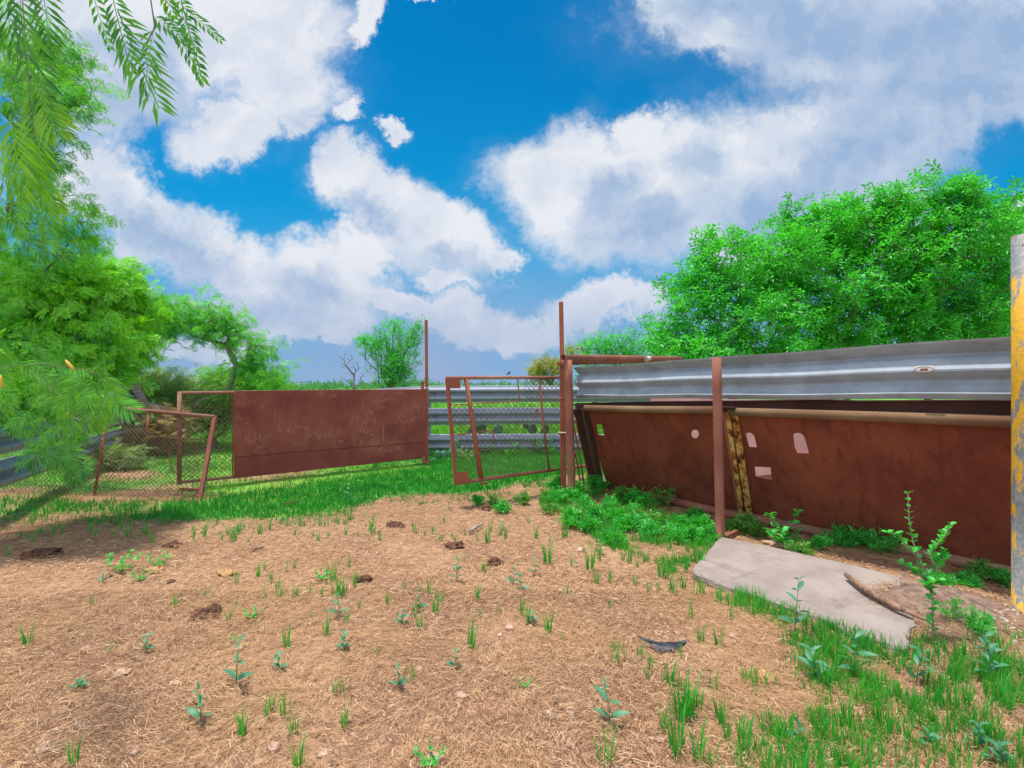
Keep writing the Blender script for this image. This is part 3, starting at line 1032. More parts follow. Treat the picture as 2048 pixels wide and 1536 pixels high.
# the near mesquite whose boughs hang into the left of the frame
def near_mesquite():
    base = Vector((-6.6, 4.4, 0))
    R_ = root('mesquite_tree', base, 'near mesquite whose feathery boughs hang down the left edge of the photo', 'tree')
    blobs = [B(60, 640, 4.6, 120, 80), B(40, 520, 4.4, 80, 70), B(150, 620, 4.8, 90, 65), B(230, 640, 5.0, 60, 55), B(170, 560, 4.8, 70, 50), B(250, 610, 5.0, 60, 45), B(60, 730, 4.3, 100, 65), B(180, 710, 4.6, 100, 55),
             B(30, 780, 4.0, 60, 36), B(115, 790, 4.0, 70, 30), B(270, 690, 4.9, 50, 40),
             B(10, 430, 4.2, 50, 50), B(215, 545, 5.0, 40, 30)]
    far_b = [B(130, 130, 4.6, 45, 55), B(150, 190, 4.4, 40, 50), B(60, 100, 4.4, 70, 80), B(145, 430, 4.4, 50, 40), B(90, 330, 4.4, 50, 60), B(165, 480, 4.6, 35, 25), B(60, 230, 4.2, 60, 80)]
    near_b = [B(25, 250, 1.9, 50, 60), B(30, 60, 1.7, 60, 50)]
    allA = []
    bag = Bag()
    for bl, n, per, tm, sc, spd, dr in ((blobs, 330, 20, BIP, 0.105, 0.09, 0.9), (far_b, 230, 6, BIP_FAR, 0.085, 0.10, 1.3)):
        A = [a for a in blob_points(bl, n, 0.5) if a.z > 0.15]
        allA += A
    pts, par, r, ln = skeleton(base, Vector((-6.2, 4.4, 1.7)), allA, r_tip=0.0016, rmax=0.16, sag=0.6, bias=0.1)
    bv, bf = branch_mesh(pts, par, r, 5)
    np_mesh('trunk', bv, bf, M['bark'], R_, smooth=True)
    L = np.array([tuple(pts[i]) for i in ln]); Pp = np.array([tuple(pts[par[i]]) for i in ln])
    far_c = np.array([tuple(b[0]) for b in far_b]); 
    Yd = L[:, 1]
    pxs = 1024 + F * L[:, 0] / L[:, 1]; pys = 775 - F * (L[:, 2] - H) / L[:, 1]
    high = (pys < 520)
    near = high & (Yd < 2.6)
    for mask, per, tm, sc, spd, dr, mt in ((~high, 14, BIP, 0.105, 0.10, 0.9, 0), (high & ~near, 5, BIP_FAR, 0.072, 0.09, 1.3, 0), (near, 7, BIP_NEAR, 0.085, 0.05, 1.6, 1)):
        ii = np.where(mask)[0]
        if len(ii) == 0: continue
        rep = np.repeat(ii, per)
        dirn = L[rep] - Pp[rep]; dl = np.linalg.norm(dirn, axis=1, keepdims=True) + 1e-6
        pos = Pp[rep] + dirn * (rng.random(len(rep))[:, None] * 0.7 + 0.3) + rng.normal(size=(len(rep), 3)) * spd
        D = dirn / dl * 0.6 + rng.normal(size=(len(rep), 3)) * 0.55 + np.array([0, 0, -dr])
        up = np.tile(np.array([0, -0.4, 1.0]), (len(rep), 1))
        V, Fq = scatter(tm[0], tm[1], pos, frames(D, up=up), sc * rng.uniform(0.75, 1.25, len(rep)))
        if mt: 
            h = len(V) // 2
        bag.add(V, Fq)
    bag.mesh('crown', M['mesq'], R_)
    # close hanging leaves, single leaves one can follow
    nb = Bag(); yb = Bag()
    def hang(pathpx, Y, L=0.085, every=0.028, yellow=False, start=0.0):
        path = [P(x, y, Y + k * 0.02) for k, (x, y) in enumerate(pathpx)]
        MB().tube(path, [0.0016] * (len(path) - 1) + [0.0008], 5).build('twig', M['bark_green'], R_, smooth=True)
    def leafpx(x0, y0, x1, y1, Y, pairs=10, l=0.045, yellow=False, roll=0.0, wd=0.0075):
        a = P(x0, y0, Y); b = P(x1, y1, Y + random.uniform(-0.02, 0.02)); d = b - a; Ln = d.length
        tv, tf = t_frond(pairs, l=l / Ln, w=wd / Ln, droop=0.05, ang=52)
        D = np.array([tuple(d.normalized())])
        toc = np.array([[0.25 * math.sin(roll), -1.0, 0.4]])
        X = D[0]; Yv = np.cross(toc[0], X); Yv /= np.linalg.norm(Yv); Z = np.cross(X, Yv)
        Rm = np.stack([X, Yv, Z], 1)[None]
        V, Fq = scatter(tv, tf, np.array([tuple(a)]), Rm, np.array([Ln]))
        (yb if yellow else nb).add(V, Fq)
    hang([(175, -60), (205, -20), (210, 0)], 1.05); hang([(230, -60), (300, -10), (310, 55), (280, 110)], 1.05)
    POLY = [(-20, 660), (110, 700), (230, 740), (215, 790), (165, 810), (145, 900), (110, 940), (70, 900), (50, 850), (-20, 830)]
    kk = 0
    while kk < 80:
        x = random.uniform(-20, 230); y = random.uniform(640, 960)
        if not inpoly(x, y, POLY): continue
        an = random.gauss(1.2, 0.6); Ln = random.uniform(45, 80)
        leafpx(x, y, x + Ln * math.cos(an), y + Ln * math.sin(an), random.uniform(1.9, 3.4), 12, random.uniform(0.03, 0.05), roll=random.uniform(-6, 6), wd=0.005)
        kk += 1
    for k in range(26):
        x = random.uniform(-10, 95); y = random.uniform(120, 520); an = random.gauss(1.3, 0.4); Ln = random.uniform(70, 130)
        leafpx(x, y, x + Ln * math.cos(an), y + Ln * math.sin(an), random.uniform(1.3, 2.2), 12, 0.04, yellow=(k % 7 == 0), roll=random.uniform(-3, 3))
    leafpx(180, -30, 215, 90, 1.0, 8, 0.018); leafpx(222, -20, 255, 130, 1.0, 12, 0.032); leafpx(235, 20, 312, 210, 1.0, 13, 0.052)
    leafpx(308, 52, 285, 175, 1.05, 9, 0.040); leafpx(305, 30, 370, 80, 1.1, 8, 0.026); leafpx(355, -30, 400, 155, 1.15, 12, 0.026)
    leafpx(330, 20, 405, 160, 1.25, 12, 0.024); leafpx(350, 0, 440, 75, 1.3, 11, 0.022); leafpx(365, 30, 392, 100, 1.3, 8, 0.02)
    leafpx(325, -25, 345, 30, 1.1, 6, 0.02)
    leafpx(38, -40, 45, 130, 0.95, 12, 0.050); leafpx(85, -40, 95, 90, 1.0, 10, 0.042); leafpx(10, -30, 20, 90, 0.95, 9, 0.045); leafpx(60, 30, 80, 200, 1.05, 12, 0.05)
    for (a, b, c, d) in ((62, 170, 78, 330), (20, 230, 40, 380), (80, 180, 110, 260), (40, 260, 60, 370)):
        leafpx(a, b, c, d, random.uniform(0.98, 1.1), 12, 0.05, yellow=True)
    # lower fronds reaching over the left gate
    for (a, b, c, d) in ((190, 760, 168, 815), (215, 750, 232, 812), (205, 800, 190, 858), (150, 770, 110, 820), (180, 820, 160, 880), (140, 800, 190, 800), (120, 850, 85, 890),
                         (230, 800, 262, 822), (100, 900, 150, 960), (80, 880, 60, 940), (130, 880, 140, 940), (185, 760, 130, 750), (60, 820, 20, 860)):
        leafpx(a, b, c, d, random.uniform(1.7, 2.1), 13, 0.055)
        leafpx(a + 6, b + 5, c + random.uniform(-30, 30), d + random.uniform(-15, 20), random.uniform(1.8, 2.3), 12, 0.05)
    hang([(-60, 690), (0, 733), (90, 728), (175, 740), (225, 765)], 2.0); hang([(60, 740), (130, 800), (160, 850)], 2.0)
    hang([(-20, 320), (60, 330), (110, 420)], 1.9); hang([(300, -30), (350, 20), (385, 60)], 1.25)
    hang([(40, -60), (60, 200), (75, 350)], 1.1)
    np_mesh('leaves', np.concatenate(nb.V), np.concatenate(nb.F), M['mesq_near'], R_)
    np_mesh('leaves', np.concatenate(yb.V), np.concatenate(yb.F), M['mesq_y'], R_, label='yellow-green young leaves')
    # two catkins
    for (x0, y0, x1, y1, Y) in ((131, 720, 150, 742, 2.05), (134, 826, 147, 838, 2.1), (0, 750, 3, 775, 2.0)):
        a = P(x0, y0, Y); b = P(x1, y1, Y)
        c = MB().tube([a, a.lerp(b, .3), a.lerp(b, .7), b], [0.003, 0.007, 0.0065, 0.002], 9)
        c.build('catkin', M['catkin'], R_, smooth=True)


near_mesquite()


# ------------------------------------------------------------------ W-beam guardrails
def wbeam(mb, a, b, th=0.0035, front=None, flip=False, hgt=0.312, dep=0.085, bow=0.0, prof=None):
    """a, b: bottom centre line of the back plane; front = direction the back faces"""
    a = Vector(a); b = Vector(b)
    t = (b - a).normalized(); up = Vector((0, 0, 1)); up = (up - t * up.dot(t)).normalized()
    n = Vector(front); n = (n - t * n.dot(t) - up * n.dot(up)).normalized()
    prof = prof or [(0.0, 0.0), (0.010, 0.012), (0.012, 0.030), (0.078, 0.062), (0.085, 0.072), (0.085, 0.095), (0.078, 0.106), (0.008, 0.140), (0.0, 0.150), (0.0, 0.162), (0.008, 0.172),
            (0.078, 0.206), (0.085, 0.217), (0.085, 0.240), (0.078, 0.250), (0.012, 0.282), (0.010, 0.300), (0.0, 0.312)]
    prof = [(-d * dep / 0.085 if flip else d * dep / 0.085, h * hgt / 0.312) for d, h in prof]
    prof2 = [(d - th if True else d, h) for d, h in prof]
    K = 24
    vs = []; m = len(prof)
    for i in range(K + 1):
        s = i / K
        q = a.lerp(b, s)
        wob = Vector((0, 0, 1)) * (0.004 * math.sin(s * 9 + a.x) + bow * math.sin(math.pi * s))
        for d, h in prof + prof2[::-1]:
            vs.append(q + n * d + up * h + wob)
    fs = []; L = 2 * m
    for i in range(K):
        for k in range(L):
            k2 = (k + 1) % L
            fs.append((i * L + k, i * L + k2, (i + 1) * L + k2, (i + 1) * L + k))
    for e in (0, K):
        for k in range(m - 1):
            fs.append((e * L + k, e * L + k + 1, e * L + L - 2 - k, e * L + L - 1 - k))
    return mb.add(vs, fs)


# chute fence on the right: line of posts
FA = G(1144, 1000); FB = G(1441, 1084); FC = G(2040, 1235)
fdir = (FC - FA); fdir.z = 0; fdir.normalize()
fn = Vector((-fdir.y, fdir.x, 0))
if fn.dot(Vector((1, 1, 0))) < 0: fn = -fn        # away from the camera


def post(mb, base, top, r, seg=14, hollow=True, wav=0.0):
    pts = [Vector(base).lerp(Vector(top), k / 6) for k in range(7)]
    for q in pts[1:-1]: q += Vector((random.gauss(0, 1), random.gauss(0, 1), 0)) * wav
    pts[0] = pts[0] - Vector((0, 0, 0.05))
    return mb.tube(pts, r, seg, True, hollow=hollow)


cf = root('chute_fence', FB, 'long galvanised guardrail carried on two rusty pipe posts, right of the gates', 'fence')
m = MB(); post(m, FA, P(1136, 720, FA.y), 0.047); m.build('post', M['pipe'], cf, label='thick rusty pipe post next to the mesh gate', smooth=True)
m = MB(); post(m, FB, P(1433, 715, FB.y), 0.038); m.build('post', M['pipe'], cf, label='thinner rusty post at the corner of the concrete slab', smooth=True)
# weld rings
for (px, py) in ((1143, 940),):
    q = P(px, py, FA.y); m = MB().tube([q - Vector((0, 0, .006)), q + Vector((0, 0, .006))], 0.050, 14); m.build('weld_ring', M['pipe'], cf)
REAR = [(0.030, 0.0), (0.008, 0.026), (0.006, 0.032), (0.030, 0.040), (0.046, 0.056), (0.068, 0.090), (0.070, 0.098), (0.064, 0.108), (0.018, 0.140), (0.006, 0.150), (0.006, 0.160), (0.014, 0.176), (0.032, 0.206), (0.046, 0.220), (0.068, 0.230), (0.074, 0.236), (0.070, 0.246), (0.036, 0.274), (0.006, 0.300), (0.0, 0.312)]
# rail: fit to the photograph on a vertical plane just behind the posts
pa = FA + fn * 0.13; pb = FC + fn * 0.13; pc = pa + Vector((0, 0, 1))
ra_t = onplane(1148, 736, pa, pb, pc); ra_b = onplane(1148, 797, pa, pb, pc)
rb_t = onplane(2120, 664, pa, pb, pc); rb_b = onplane(2120, 800, pa, pb, pc)
rm_t = onplane(1436, 714, pa, pb, pc); rm_b = onplane(1436, 797.5, pa, pb, pc)
print('rail heights', (ra_t - ra_b).length, (rm_t - rm_b).length, (rb_t - rb_b).length, ra_b, rm_b, rb_b)
m = MB(); wbeam(m, ra_b, rm_b, front=-fn, flip=True, hgt=(ra_t.z - ra_b.z + rm_t.z - rm_b.z) / 2, dep=0.10, prof=REAR)
m.build('guardrail', M['galv'], cf, smooth=False, fixn=True)
m = MB(); wbeam(m, rm_b + Vector((0, 0, -0.004)) - fdir * 0.12 + fn * 0.006, rb_b, front=-fn, flip=True, hgt=(rb_t.z - rb_b.z + rm_t.z - rm_b.z) / 2, dep=0.10, prof=REAR)
gr2 = m.build('guardrail', M['galv'], cf, smooth=False, fixn=True)
# slot rim in the near rail
q = onplane(1848, 738, pa - fn * 0.02, pb - fn * 0.02, pc - fn * 0.02)
m = MB()
ring = []
for k in range(20):
    th = 2 * math.pi * k / 20
    ring.append(q + fdir * (0.046 * math.copysign(abs(math.cos(th)) ** 0.6, math.cos(th))) + Vector((0, 0, 0.016 * math.sin(th))))
m.tube(ring + [ring[0]], 0.0065, 6, cap=False)
m.build('slot_rim', M['pebble'], gr2, label='pale oval slot with a rusty lower edge', smooth=True)
m = MB(); m.tube([q - fdir * 0.018 - Vector((0, 0, 0.004)), q + fdir * 0.018 - Vector((0, 0, 0.004))], 0.008, 8)
m.build('bolt', M['bar'], gr2, smooth=True)
# horizontal foot bar by the slab
m = MB(); m.bar(G(1444, 1078, 0.03), G(1475, 1062, 0.03), 0.03, 0.03); m.build('foot_bar', M['pipe'], cf)

# ------------------------------------------------------------------ the V-shaped chute below the rail
T1 = P(1148, 818, FA.y + 0.2); T2 = P(2120, 847, FC.y + 0.02); 
B2 = P(2020, 1133, 3.42)
ch = root('cattle_chute', G(1500, 1045), 'leaning rust-brown steel cattle chute with small cut-out holes, below the guardrail', 'chute')
OP = lambda x, y: onplane(x, y, T1, T2, B2)
print('panel bottom left', OP(1220, 978), 'bottom right', OP(2020, 1133), 'top left', T1)


def arc(px, py, w, h, kind='round', n=10):
    if kind == 'round':
        return [OP(px + w * math.cos(2 * math.pi * k / n), py + h * math.sin(2 * math.pi * k / n)) for k in range(n)]


holes = [arc(1390, 868, 8, 9),
         [OP(1491, 868), OP(1497, 865), (OP(1504, 867)), OP(1509, 873), OP(1514, 895), OP(1498, 894)],
         [OP(1586, 870), OP(1590, 866), OP(1600, 866), OP(1607, 871), OP(1612, 885), OP(1618, 907), OP(1594, 906), OP(1589, 895)],
         [OP(1509, 933), OP(1541, 935), OP(1544, 959), OP(1530, 957), OP(1511, 952)],
         [OP(1192, 849), OP(1203, 849), OP(1207, 862), OP(1209, 872), OP(1196, 869)]]
outer = [OP(1168, 822), OP(1400, 826), OP(1700, 834), OP(2110, 846), OP(2160, 1166), OP(1900, 1112), OP(1700, 1075), OP(1500, 1036), OP(1300, 999), OP(1218, 982)]
m = MB().plate(outer, 0.006, holes)
sh = m.build('side_sheet', M['panel'], ch)
m = MB()
for (x0, y0, x1, y1) in ((1875, 842, 1900, 1105),):
    m.tube([OP(x0, y0), OP((x0 + x1) / 2 + 1, (y0 + y1) / 2), OP(x1, y1)], 0.004, 5)
m.build('weld_seam', M['panel'], sh)
# top pipe and bottom pipe
TT = [T1 + Vector((0, 0, 0)), OP(1436, 822) + Vector((0, 0, 0.01)), OP(1700, 830), T2]
off = -fn * 0.03
m = MB().tube([OP(1168, 816) + off, OP(1300, 819) + off, OP(1436, 820) + off], 0.036, 14); m.build('top_pipe', M['pipe_moss'], ch, smooth=True)
m = MB().tube([OP(1462, 823) + off, OP(1700, 831) + off, OP(1900, 838) + off, OP(2120, 846) + off], [0.036, 0.037, 0.038, 0.038], 14); m.build('top_pipe', M['pipe_moss'], ch, smooth=True)
m = MB().tube([G(1205, 970, .05), G(1330, 998, .05), G(1440, 1024, .05), G(1560, 1046, 0.05)], 0.042, 12); m.build('bottom_pipe', M['pipe'], ch, smooth=True)
m = MB().tube([G(1556, 1047, .05), G(1700, 1076, .045), G(1850, 1108, .045), G(1960, 1132, .04), G(2110, 1163, .04)], 0.042, 12); m.build('bottom_pipe', M['pipe_pale'], ch, smooth=True)
# flange plates at the joints
m = MB().bar(OP(1143, 809) - fn * 0.02, OP(1172, 811) - fn * 0.02, 0.012, 0.10); m.build('flange', M['dark_rust'], ch); m = MB().bar(OP(1440, 814) - fn * 0.02, OP(1475, 815) - fn * 0.02, 0.012, 0.11); m.build('flange', M['dark_rust'], ch)
m = MB().bar(OP(1147, 824) - fn * 0.01, OP(1166, 822) - fn * 0.01, 0.055, 0.05); m.build('pipe_stub', M['dark_rust'], ch)
# yellow flaking channel (two flanges and a dark web)
fo = -fn * 0.02


def strip(x0t, x1t, yt, x0b, x1b, yb, thick, mt, name, off=fo):
    loop = [OP(x0t, yt) + off, OP(x1t, yt) + off, OP(x1b, yb) + off, OP(x0b, yb) + off]
    return MB().plate(loop, thick).build(name, mt, ch)


strip(1455, 1474, 824, 1486, 1503, 1034, 0.006, M['dark_rust'], 'channel_web', -fn * 0.008)
strip(1453, 1462, 824, 1483, 1491, 1030, 0.018, M['ryellow'], 'channel_flange', -fn * 0.026)
strip(1465, 1477, 824, 1496, 1508, 1032, 0.018, M['ryellow'], 'channel_flange', -fn * 0.028)
strip(1446, 1452, 824, 1478, 1482, 1030, 0.010, M['pipe'], 'channel_web', -fn * 0.018)
# struts at the left end
strip(1152, 1164, 824, 1186, 1200, 972, 0.05, M['dark_rust'], 'strut', -fn * 0.03)
strip(1166, 1170, 824, 1200, 1204, 976, 0.03, M['oldpost'], 'strut', -fn * 0.03)
strip(1172, 1178, 824, 1205, 1211, 978, 0.02, M['dark_rust'], 'strut', -fn * 0.02)
# far wall of the V, sunlit inside by its paler colour
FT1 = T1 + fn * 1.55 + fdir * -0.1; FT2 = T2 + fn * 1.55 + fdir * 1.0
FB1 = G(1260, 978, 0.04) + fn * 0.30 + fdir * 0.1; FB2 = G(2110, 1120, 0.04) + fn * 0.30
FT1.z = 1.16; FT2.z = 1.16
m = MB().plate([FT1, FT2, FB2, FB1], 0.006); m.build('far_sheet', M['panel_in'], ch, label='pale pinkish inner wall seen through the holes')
# upright sheet added under the rail, its dark colour stands for shade
l1 = onplane(1300, 808, pa + fn * 0.10, pb + fn * 0.10, pc + fn * 0.10); l2 = onplane(2120, 850, pa + fn * 0.10, pb + fn * 0.10, pc + fn * 0.10)
Q = lambda x, y: onplane(x, y, pa + fn * 0.10, pb + fn * 0.10, pc + fn * 0.10)
shade_loop = [Q(1150, 806), Q(1300, 803), Q(1500, 802), Q(1560, 801), Q(1640, 800), Q(1720, 802), Q(1900, 801), Q(2120, 801), Q(2120, 852), Q(1700, 836), Q(1436, 824), Q(1150, 818)]
m = MB().plate(shade_loop, 0.008); m.build('shade_strip', M['dark_rust'], ch)
tl = [Q(1300, 803), Q(1500, 801.5), Q(1560, 800.5), Q(1640, 799), Q(1720, 801.5), Q(1900, 800.5), Q(2120, 800.5)]
m = MB().tube([q - fn * 0.006 for q in tl], 0.0045, 6); m.build('strip_edge', M['panel_in'], ch, smooth=True)  # pinkish top edge of the dark sheet, in the sunlit rust tone

# loose rods leaning between post and chute
for (a, b, lab) in ((P(1147, 850, 5.95), G(1170, 985, 0.0), 'longest rusty rod leaning inside the chute mouth'), (P(1150, 838, 6.1), G(1180, 968, 0), 'middle rusty rod leaning inside the chute mouth'),
                    (P(1150, 905, 5.9), G(1160, 968, 0), 'shortest rusty rod leaning behind the thick post')):
    r_ = MB().tube([a, (Vector(a) + Vector(b)) / 2 + Vector((0.012, 0, 0)), b], 0.011, 7).build('rusty_rod', M['bar'], None, wl=Vector(b), smooth=True)
    tagit(r_, lab, 'rod', 'rods leaning in the chute mouth')

# ------------------------------------------------------------------ yellow post
yb_ = G(2050, 1236)
yp = root('yellow_post', yb_, 'tall post in chipped yellow paint with two holes at its bare top', 'post')
m = MB(); top = P(2049, 471, yb_.y)
m.tube([yb_ - Vector((0, 0, .05)), yb_ + Vector((0, 0, .6)), yb_ + Vector((0, 0, 1.3)), top], 0.056, 18, hollow=True)
m.build('post', M['yellow'], yp, smooth=True)
for (px, py, r) in ((2036, 488, 0.0085), (2034.5, 512, 0.006)):
    q = P(px, py, yb_.y - 0.054)
    d = (q - Vector((yb_.x, yb_.y, q.z))); d.z = 0; d.normalize()
    ctr = Vector((yb_.x, yb_.y, q.z))
    m = MB().tube([ctr + d * 0.05, ctr + d * 0.0575], r, 12); m.build('drilled_hole', M['dark_rust'], yp)

# ------------------------------------------------------------------ tall post, overhead pipes
tb = G(1127, 990)
tp = root('gate_post', tb, 'tallest rusty post, square-topped, with the mesh gate hung on it', 'post')
m = MB(); topq = P(1122, 604, tb.y)
m.bar(tb - Vector((0, 0, .05)), P(1124.5, 735, tb.y), 0.066, 0.06, side=(1, 0, 0)); m.bar(P(1124.5, 737, tb.y), topq, 0.050, 0.055, side=(1, 0, 0))
m.build('post', M['bar'], tp, bevel=0.006)
m = MB().bar(P(1114, 728, tb.y - 0.03), P(1134, 728, tb.y - 0.03), 0.045, 0.07); m.build('collar', M['bar'], tp, bevel=0.003)
m = MB().tube([P(1116, 865, tb.y - 0.05), P(1137, 865.5, FA.y + 0.04)], 0.008, 8); m.build('tie_strap', M['pebble'], tp, smooth=True)
for y in (797, 868): MB().tube([P(1117, y, tb.y - .035), P(1131, y, tb.y - .035)], 0.010, 8).build('hinge', M['bar'], tp, smooth=True)

op = root('overhead_pipe', P(1126, 716, FA.y), 'long rusty pipe lying level across the top of the thick post', 'pipe')
m = MB().tube([P(1126, 716, FA.y - 0.03), P(1240, 716.5, 6.6), P(1362, 718, 8.2)], 0.042, 14, hollow=True); m.build('pipe', M['pipe'], op, smooth=True)
m = MB().tube([P(1293, 719, 7.0), P(1300, 716, 7.05)], [0.04, 0.03], 8); m.build('clamp', M['pebble'], op, smooth=True)
op2 = MB().tube([P(1132, 726, FA.y + .1), P(1220, 724, 6.9), P(1302, 722, 7.9)], 0.026, 12, hollow=True).build('overhead_pipe', M['pipe'], None, wl=P(1132, 726, FA.y + .1), smooth=True)
tagit(op2, 'thinner rusty pipe running just beneath the long top pipe', 'pipe')


# ------------------------------------------------------------------ chain link
def chainlink(tl_, tr_, br_, bl_, rects, pitch, r=0.0016, off=Vector((0, 0, 0))):
    """diagonal wires over a quad; rects in uv (u right, v down) limit where mesh exists"""
    tl_, tr_, br_, bl_ = map(Vector, (tl_, tr_, br_, bl_))
    Wd = ((tr_ - tl_).length + (br_ - bl_).length) / 2; Hd = ((bl_ - tl_).length + (br_ - tr_).length) / 2
    at = lambda u, v: (tl_.lerp(tr_, u)).lerp(bl_.lerp(br_, u), v) + off
    mb = MB()
    nlin = off.normalized() if off.length > 0 else Vector((0, -1, 0))
    for sg in (1, -1):
        c = -(Wd + Hd) - 0.001
        while c < Wd + Hd:
            # line: x - sg*y = c  (x in 0..Wd, y in 0..Hd)
            for (u0, v0, u1, v1) in rects:
                xa, xb, ya, yb2 = u0 * Wd, u1 * Wd, v0 * Hd, v1 * Hd
                # y range param
                y_lo, y_hi = ya, yb2
                # x = c + sg*y (+Hd for sg -1 handled by c range)
                if sg == 1:
                    y_lo = max(y_lo, xa - c); y_hi = min(y_hi, xb - c)
                else:
                    y_lo = max(y_lo, c - xb); y_hi = min(y_hi, c - xa)
                if y_hi - y_lo > 0.01:
                    p0 = at((c + sg * y_lo) / Wd if sg == 1 else (c - y_lo) / Wd, y_lo / Hd)
                    p1 = at((c + sg * y_hi) / Wd if sg == 1 else (c - y_hi) / Wd, y_hi / Hd)
                    mid = (p0 + p1) / 2 + Vector((0, random.gauss(0, 0.004), random.gauss(0, 0.002)))
                    mb.tube([p0, mid, p1], r, 4, cap=False)
            c += pitch
    return mb


# ------------------------------------------------------------------ open mesh gate (centre right)
a_tl = P(893, 756, 5.46); a_bl = P(911, 967, 5.46); a_tr = P(1120, 755, 6.26); a_br = P(1120, 938, 6.26)
g1 = root('mesh_gate', P(1120, 985, 6.3) * Vector((1, 1, 0)) if False else Vector((a_br.x, a_br.y, 0)), 'open chain-link gate with a bare gap at its top, hung from the tallest post', 'gate')
GP = lambda x, y: onplane(x, y, a_tl, a_tr, a_bl)
ext = lambda a, b, t: a + (b - a) * t
m = MB().tube([a_tl, GP(1000, 755), a_tr], 0.020, 12); m.build('top_rail', M['pipe_pale'], g1, smooth=True)
m = MB().tube([a_bl, GP(1010, 952.5), a_br, P(1150, 934, 6.5), P(1182, 930, 6.8)], 0.021, 12); m.build('bottom_rail', M['pipe'], g1, smooth=True)
m = MB().bar(a_tl, a_bl, 0.030, 0.030); m.build('end_bar', M['bar'], g1, bevel=0.003)
m = MB().bar(GP(897, 758), GP(915, 962), 0.012, 0.03, side=(1, 0, 0)); m.build('end_bar', M['pipe_pale'], g1)
m = MB().tube([GP(932, 757), GP(946, 850), GP(962, 958)], [0.023, 0.025, 0.027], 8); m.build('brace', M['bar'], g1, label='rusty slanting flat brace', smooth=True)
m = MB().tube([GP(1079, 757), GP(1087, 850), GP(1098, 940)], 0.013, 8); m.build('brace', M['bar'], g1, smooth=True)
m = MB().tube([GP(1035, 757), GP(1039, 803)], 0.009, 6); m.build('gap_bar', M['bar'], g1)
m = MB().tube([GP(900, 810), GP(960, 806.5), GP(1039, 803)], 0.007, 6); m.build('gap_bar', M['bar'], g1)
m = MB().tube([GP(905, 871), GP(945, 866), GP(986, 861)], 0.008, 6); m.tube([GP(986, 861), GP(987, 882)], 0.008, 6); m.build('latch_rod', M['bar'], g1)
pf = (GP(900, 800) - GP(900, 900)).cross(GP(1000, 800) - GP(900, 800)).normalized()
if pf.y > 0: pf = -pf
for lp in (((893, 758), (919, 758), (919, 777), (895, 777)), ((909, 945), (934, 942), (936, 962), (911, 966))):
    m = MB().plate([GP(*q) + pf * 0.024 for q in lp], 0.005); m.build('corner_plate', M['bar'], g1)
m = MB().tube([GP(960, 968), GP(975, 966)], 0.012, 8); m.build('foot', M['bar'], g1)
m = chainlink(a_tl, a_tr, a_br, a_bl, [(0.03, 0.25, 0.995, 0.985), (0.65, 0.015, 0.995, 0.25)], 0.066, 0.0030)
m.build('wire_mesh', M['wire'], g1)

# ------------------------------------------------------------------ sheet gate
s_tl = P(360, 786, 6.4); s_bl = P(360, 967, 6.4); s_tr = P(850, 780.5, 8.55); s_br = P(850, 916, 8.55)
SP = lambda x, y: onplane(x, y, s_tl, s_tr, s_bl)
g2 = root('sheet_gate', Vector((s_br.x, s_br.y, 0)), 'closed gate faced with scratched maroon steel sheet, wire mesh at its left end', 'gate')
sn = (s_tr - s_tl).cross(s_bl - s_tl).normalized()
if sn.y > 0: sn = -sn
m = MB().plate([SP(467, 782) + sn * 0.03, SP(600, 780) + sn * 0.03, SP(700, 779.5) + sn * 0.034, SP(849, 779) + sn * 0.03, SP(849, 912) + sn * 0.03, SP(790, 922) + sn * 0.03, SP(640, 938) + sn * 0.032, SP(560, 945.5) + sn * 0.03, SP(467, 954) + sn * 0.03], 0.005)
shp = m.build('sheet', M['sheet'], g2)
m = MB().tube([SP(467, 915) + sn * 0.032, SP(560, 906) + sn * 0.032, SP(700, 895) + sn * 0.034, SP(849, 884) + sn * 0.032], 0.003, 5); m.build('seam', M['dark_rust'], shp)
m = MB().tube([SP(355, 786.5), SP(600, 783), SP(850, 780.5)], 0.023, 12); m.build('top_rail', M['pipe_pale'], g2, smooth=True)
m = MB().tube([SP(361, 964.5), SP(467, 954), SP(640, 936), SP(850, 914)], 0.020, 12); m.build('bottom_rail', M['pipe_pale'], g2, smooth=True)
m = MB().tube([SP(359.5, 783), SP(359, 876), SP(358.5, 969)], 0.027, 12); m.build('end_pipe', M['pipe_pale'], g2, smooth=True)
m = MB().tube([SP(465.5, 787), SP(465.5, 954)], 0.009, 6); m.build('edge_bar', M['bar'], g2)
m = chainlink(SP(362, 788), SP(466, 787), SP(466, 953), SP(362, 963), [(0.03, 0.01, 0.98, 0.99)], 0.062, 0.0030); m.build('wire_mesh', M['wire'], g2)
# hinge post of the sheet gate
hb = Vector((P(853, 930, 8.6).x, 8.6, 0))
hp = root('hinge_post', hb, 'slim rusty flat-iron post standing between the sheet gate and the guardrail fence', 'post')
m = MB().bar(P(853.5, 775, 8.6), P(852.3, 640, 8.6), 0.052, 0.02, side=(1, 0, 0)); m.bar(hb - Vector((0, 0, .05)), P(853.5, 776, 8.6), 0.06, 0.03, side=(1, 0, 0))
m.build('post', M['bar'], hp, bevel=0.003)
m = MB().bar(P(845, 781, 8.5), P(845, 765, 8.5), 0.05, 0.045, side=(1, 0, 0)); m.bar(P(845, 766, 8.49), P(845, 763.5, 8.49), 0.075, 0.06, side=(1, 0, 0)); m.build('latch_box', M['bar'], hp, bevel=0.002)
m = MB().bar(P(847, 912, 8.45), P(847, 930, 8.45), 0.06, 0.03, side=(1, 0, 0)); m.bar(P(844, 925, 8.4), P(861, 923, 8.4), 0.03, 0.05); m.bar(P(846, 934, 8.35), P(856, 930, 8.35), 0.02, 0.05); m.build('lower_hinge', M['bar'], hp)

